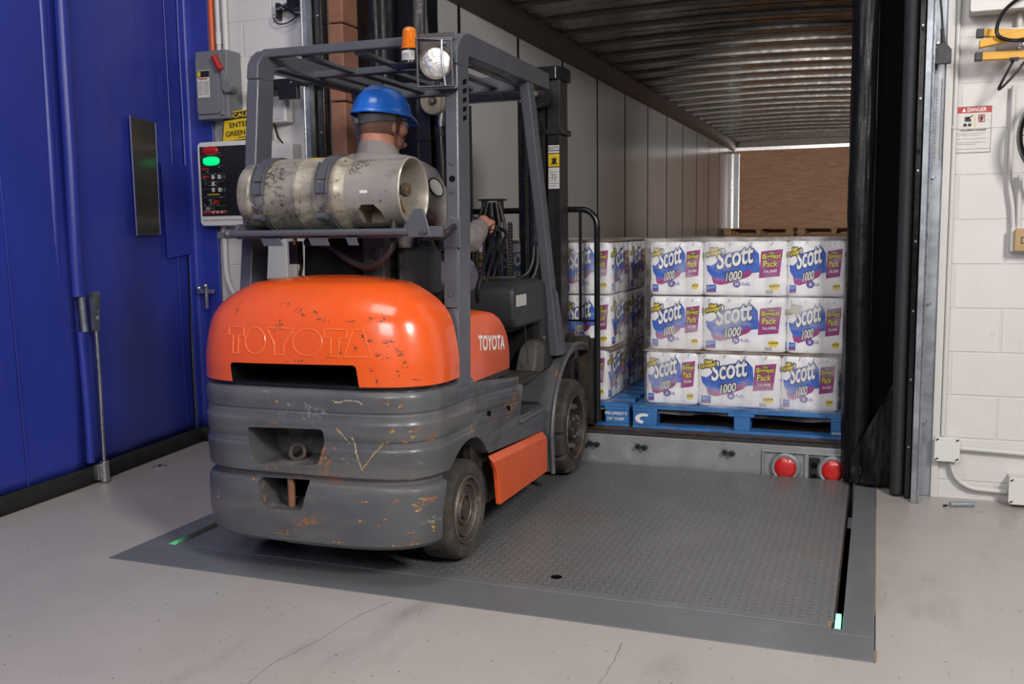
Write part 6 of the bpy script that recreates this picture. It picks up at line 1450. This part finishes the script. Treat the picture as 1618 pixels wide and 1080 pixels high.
# ================================================================ DRIVER
def to_world(p): return FK.matrix_basis @ Vector(p)
def skin_obj(chains, name='tmp', sub=2):
    """tapered limbs joined at their joints; merged into one surface below"""
    q = MB(); q.mi('skin')
    for chn in chains:
        for (p0, r0), (p1, r1) in zip(chn, chn[1:]):
            q.tube([p0, p1], [r0*.88, r1*.88], None, 20)
        for p0, r0 in chn: q.sphere(p0, r0*.88, None, 18)
    return q.build(name)
head_c = Vector((-.005, .285, 1.725)); HY = math.radians(-24)
HM = Matrix.Translation(head_c) @ Matrix.Rotation(HY, 4, 'Z')
def hp3(x, y, z): return tuple(HM @ Vector((x, y, z)))
chains = [
 [((-.01, .20, 1.10), .145), ((-.01, .175, 1.22), .145), ((-.01, .175, 1.38), .155), ((-.005, .20, 1.515), .13), ((-.002, .225, 1.60), .080), ((.0, .25, 1.65), .072), (tuple(head_c+Vector((0, -.01, -.03))), .07)],
 [((-.005, .20, 1.515), .13), ((.12, .20, 1.52), .085), ((.205, .205, 1.485), .082), ((.262, .25, 1.37), .068), ((.305, .33, 1.245), .060), ((.312, .44, 1.245), .062), ((.306, .54, 1.278), .052), ((.302, .60, 1.30), .038), ((.298, .65, 1.325), .032)],
 [((-.005, .20, 1.515), .13), ((-.13, .20, 1.52), .085), ((-.215, .205, 1.485), .082), ((-.27, .28, 1.36), .065), ((-.29, .38, 1.24), .055), ((-.24, .50, 1.26), .047), ((-.18, .58, 1.29), .034), ((-.16, .62, 1.30), .032)],
 [((-.01, .20, 1.10), .145), ((.10, .22, 1.095), .112), ((.150, .40, 1.105), .096), ((.195, .62, 1.095), .080), ((.215, .665, 1.01), .070), ((.225, .675, .88), .064), ((.225, .68, .76), .052), ((.225, .68, .68), .046)],
 [((-.01, .20, 1.10), .145), ((-.12, .22, 1.095), .112), ((-.19, .40, 1.105), .096), ((-.21, .62, 1.095), .080), ((-.21, .70, .98), .070), ((-.21, .76, .85), .062), ((-.21, .80, .74), .050), ((-.21, .81, .68), .046)],
]
body = skin_obj(chains, 'person', 2)
extra = MB()
extra.loft([[(-.008+w_*math.cos(t*PI/12), y_+d_*math.sin(t*PI/12), z_) for t in range(24)] for z_, w_, d_, y_ in ((1.06, .17, .115, .19), (1.12, .18, .13, .185), (1.22, .165, .125, .175), (1.34, .18, .125, .175), (1.45, .205, .12, .18), (1.52, .20, .105, .19), (1.565, .13, .08, .205), (1.61, .075, .065, .225))])
extra.sphere(hp3(0, .0, .025), .085, None, 24, (.86, 1.10, 1.18)); extra.sphere(hp3(0, .045, -.055), .052, None, 20, (1.0, 1.0, 1.1)); extra.sphere(hp3(0, -.035, -.02), .075, None, 20, (.90, .85, 1.15)); extra.tube([hp3(0, -.03, -.02), hp3(0, -.04, -.12)], [.066, .070], None, 20)
extra.sphere(hp3(0, .108, -.012), .013, None, 10, (.9, 1.1, 1.9)); extra.sphere(hp3(0, .100, -.075), .022, None, 10, (1.2, .8, .8)); extra.sphere(hp3(0, .100, -.048), .012, None, 10, (1.8, .9, .5))
for s_ in (1, -1):
    extra.sphere(hp3(s_*.079, -.004, -.012), .02, None, 12, (.45, .85, 1.5)); extra.sphere(hp3(s_*.03, .085, .02), .014, None, 10); extra.sphere(hp3(s_*.05, .055, -.02), .03, None, 12)
# hands: palm + five fingers
def hand(base, fwd, up, s_, curl=1.0):
    """base wrist, fwd direction of the palm, up back-of-hand normal"""
    f = Vector(fwd).normalized(); u = Vector(up).normalized(); r = f.cross(u).normalized()*s_
    b0 = Vector(base); q = MB()
    P = lambda a_, b_, c_: tuple(b0+f*a_+r*b_+u*c_)
    extra.loft([[P(t, b_*w_, c_*h_) for b_, c_ in ((1, 0), (.7, .8), (0, 1), (-.7, .8), (-1, 0), (-.7, -.8), (0, -1), (.7, -.8))] for t, w_, h_ in ((-.01, .022, .016), (.02, .032, .017), (.05, .040, .016), (.08, .040, .014), (.09, .036, .010))])
    for k, (off, ln) in enumerate(((.031, .9), (.0105, 1.0), (-.0105, .95), (-.031, .78))):
        pts = [P(.075, off, .0), P(.085+.03*ln, off, -.006*curl), P(.085+.036*ln, off, -.034*curl), P(.085+.016*ln, off, -.052*curl)]
        extra.tube(pts, [.0095, .0092, .0085, .0072], None, 8); 
        for p_ in pts[1:]: extra.sphere(p_, .0088, None, 8)
    pts = [P(.02, .028, -.006), P(.05, .05, -.016), P(.075, .052, -.030), P(.095, .04, -.038)]
    extra.tube(pts, [.013, .0115, .0105, .008], None, 8)
    for p_ in pts[1:]: extra.sphere(p_, .0105, None, 8)
hand((.302, .605, 1.305), (-.05, 1, .32), (.35, -.2, 1), -1)
hand((-.175, .585, 1.295), (.25, 1, .2), (-.2, -.3, 1), 1)
# boots
for x, y in ((.225, .67), (-.21, .81)):
    extra.loft([[(x+a_*w_, y+yy, .66+zz+b_*h_) for a_, b_ in ((1, -.9), (1, .4), (.6, 1), (-.6, 1), (-1, .4), (-1, -.9))] for yy, zz, w_, h_ in ((-.06, -.012, .036, .03), (-.02, .0, .042, .045), (.06, -.005, .046, .038), (.15, -.012, .048, .026), (.20, -.016, .036, .018))])
# collar ring
extra.v = [tuple(v) for v in extra.v]
bm = bmesh.new(); bm.from_mesh(body.data); me2 = extra.mesh('x', 0); bm.from_mesh(me2); bm.to_mesh(body.data); bm.free(); bpy.data.meshes.remove(me2)
rm = body.modifiers.new('r', 'REMESH'); rm.mode = 'VOXEL'; rm.voxel_size = .0052
sm_ = body.modifiers.new('s', 'SMOOTH'); sm_.factor = .5; sm_.iterations = 4
bake(body, 0)
me = body.data; me.materials.clear()
for m_ in ('skin', 'shirt', 'trousers', 'boot'): me.materials.append(M[m_])
for p in me.polygons:
    c = p.center; k = 1; p.use_smooth = True
    if c.z < .735: k = 3
    elif c.z < 1.13 or (c.y > .33 and c.z < 1.19 and c.x < .25): k = 2
    if c.z < 1.13 and c.y < .33 and c.z > 1.0 : k = 2
    if c.z > 1.615-.35*(c.y-.25): k = 0
    if c.y > .605 and c.z > 1.22: k = 0
    p.material_index = k
# cloth folds
nrm = [v.normal.copy() for v in me.vertices]
for v in me.vertices:
    c = v.co
    if c.z < 1.60 and not (c.y > .595 and c.z > 1.22) and c.z > .74:
        d = .006*noise.noise(Vector((c.x*14, c.y*14, c.z*22)))+.003*noise.noise(Vector((c.x*30, c.y*30, c.z*40))); v.co = c+nrm[v.index]*(d+.004)
me.update()
body.parent = None; body.matrix_world = FK.matrix_basis.copy()
body.name = 'person'; tag(body, 'forklift driver seen from behind in grey work shirt and blue hard hat', 'person')
def PB(mb, name, **k): return mb.build(name, body, **k)
# hair
a = MB(); 
for (x, y, z, r, sc_) in ((0, -.012, -.005, .0905, (.90, 1.0, .72)),):
    a.sphere((0, 0, 0), 1, 'hair', 28)
vv = []
for v in a.v:
    p = Vector((v[0]*.0835, v[1]*.098-.006, v[2]*.088)); 
    vv.append(p)
keep = [f for f in a.f if all(vv[i].y < .035-.35*max(0, -vv[i].z-.0) and vv[i].z > -.058+max(0, vv[i].y)*.8 for i in f)]
h_ = MB(); h_.add([hp3(p.x*1.04, p.y*1.03, p.z-.002) for p in vv], keep, 'hair'); o = PB(h_, 'hair', smooth=80); s_ = o.modifiers.new('s', 'SOLIDIFY'); s_.thickness = .006
# collar of the shirt
a = MB(); rg = []
for i in range(25):
    t = 2*PI*i/24; cx_, cy_ = .002+.083*math.sin(t), .228-.083*math.cos(t); up_ = 1.628+.026*math.cos(t)
    rg.append([(cx_*1.10, cy_-.012*math.cos(t), up_-.05), (cx_+.012*math.sin(t), cy_-.012*math.cos(t), up_-.045), (cx_, cy_, up_), (cx_*.93, cy_*1.0+.004*math.cos(t), up_-.004)])
a.loft(rg, 'shirt', cap=False); PB(a, 'shirt_collar', smooth=70)
# arm patch
a = MB(); pc = Vector((.284, .171, 1.457)); nn = Vector((.74, -.67, .0)).normalized(); xx = Vector((.35, .40, -.80)).normalized(); yy = nn.cross(xx).normalized(); xx = yy.cross(nn)
pts = [pc+xx*.036*math.cos(t*PI/12)+yy*.022*math.sin(t*PI/12) for t in range(24)]; pts2 = [pc+xx*.042*math.cos(t*PI/12)+yy*.028*math.sin(t*PI/12)-nn*.002 for t in range(24)]
a.loft([[tuple(p-nn*.03) for p in pts2], [tuple(p) for p in pts2]], 'black_ink'); a.loft([[tuple(p-nn*.02) for p in pts], [tuple(p+nn*.001) for p in pts]], 'label_white'); PB(a, 'arm_patch', smooth=60)
# hard hat
a = MB(); HT = HM @ Matrix.Translation((0, .0, .045)) @ Matrix.Rotation(math.radians(-4), 4, 'X')
rg = []
for i in range(15):
    t = PI/2*i/14; zz = .112*math.sin(t); rr = math.cos(t)**.82 if i < 14 else .01
    rg.append([tuple(HT @ Vector((.106*rr*math.cos(q*2*PI/40)*(1+.0*i), .132*rr*math.sin(q*2*PI/40)-.002, zz+(.007*max(0, 1-abs(math.cos(q*2*PI/40))*6) if 3 < i < 14 else 0)))) for q in range(40)])
a.loft(rg, 'hat_blue'); hat = PB(a, 'hard_hat', smooth=60); hat['label'] = 'scuffed blue hard hat'
a = MB(); rg = []
for dr, dz in ((.0, .012), (.006, .004), (.012, -.006), (.010, -.010), (.0, -.004)):
    rg.append([tuple(HT @ Vector(((.106+dr)*math.cos(q*2*PI/48), (.132+dr+.045*max(0, math.sin(q*2*PI/48))**6*(1 if dr > 0 else 0))*math.sin(q*2*PI/48)-.002, dz-.012*max(0, math.sin(q*2*PI/48))**4*(dr > 0)))) for q in range(48)])
a.loft(rg, 'hat_blue', cap=False); PB(a, 'hat_brim', smooth=60)
a = MB(); rg = []
for i in range(25):
    t = PI+PI*i/24; x, y = .086*math.cos(t), .104*math.sin(t)-.004
    rg.append([tuple(HM @ Vector((x, y, .042))), tuple(HM @ Vector((x*1.05, y*1.05, .040))), tuple(HM @ Vector((x*1.04, y*1.04, .0+.012*abs(math.cos(t))))), tuple(HM @ Vector((x, y, .0+.012*abs(math.cos(t)))))])
a.loft(rg, 'hat_grey'); PB(a, 'suspension_band')
a = MB(); c_ = HM @ Vector((-.03, -.112, .012)); a.cyl(tuple(c_), tuple(HM @ Vector((-.033, -.128, .012))), .016, 'hat_grey', 14); PB(a, 'ratchet_knob')
rg = []
for i in range(17):
    t = math.radians(10+160*i/16); x, y = .082*math.cos(t), .095*math.sin(t)+.022
    rg.append([hp3(x, y, .030), hp3(x, y, -.012)])
g_ = MB(); g_.loft(rg, 'clear_plastic', cap=False, closed=False); gl = g_.build('safety_glasses', body, smooth=60)
for s_ in (1, -1): a = MB(); a.tube([hp3(s_*.086, -.01, .014), hp3(s_*.088, .05, .016), hp3(s_*.078, .10, .014)], .003, 'black_gloss', 6); a.build('temple', gl)
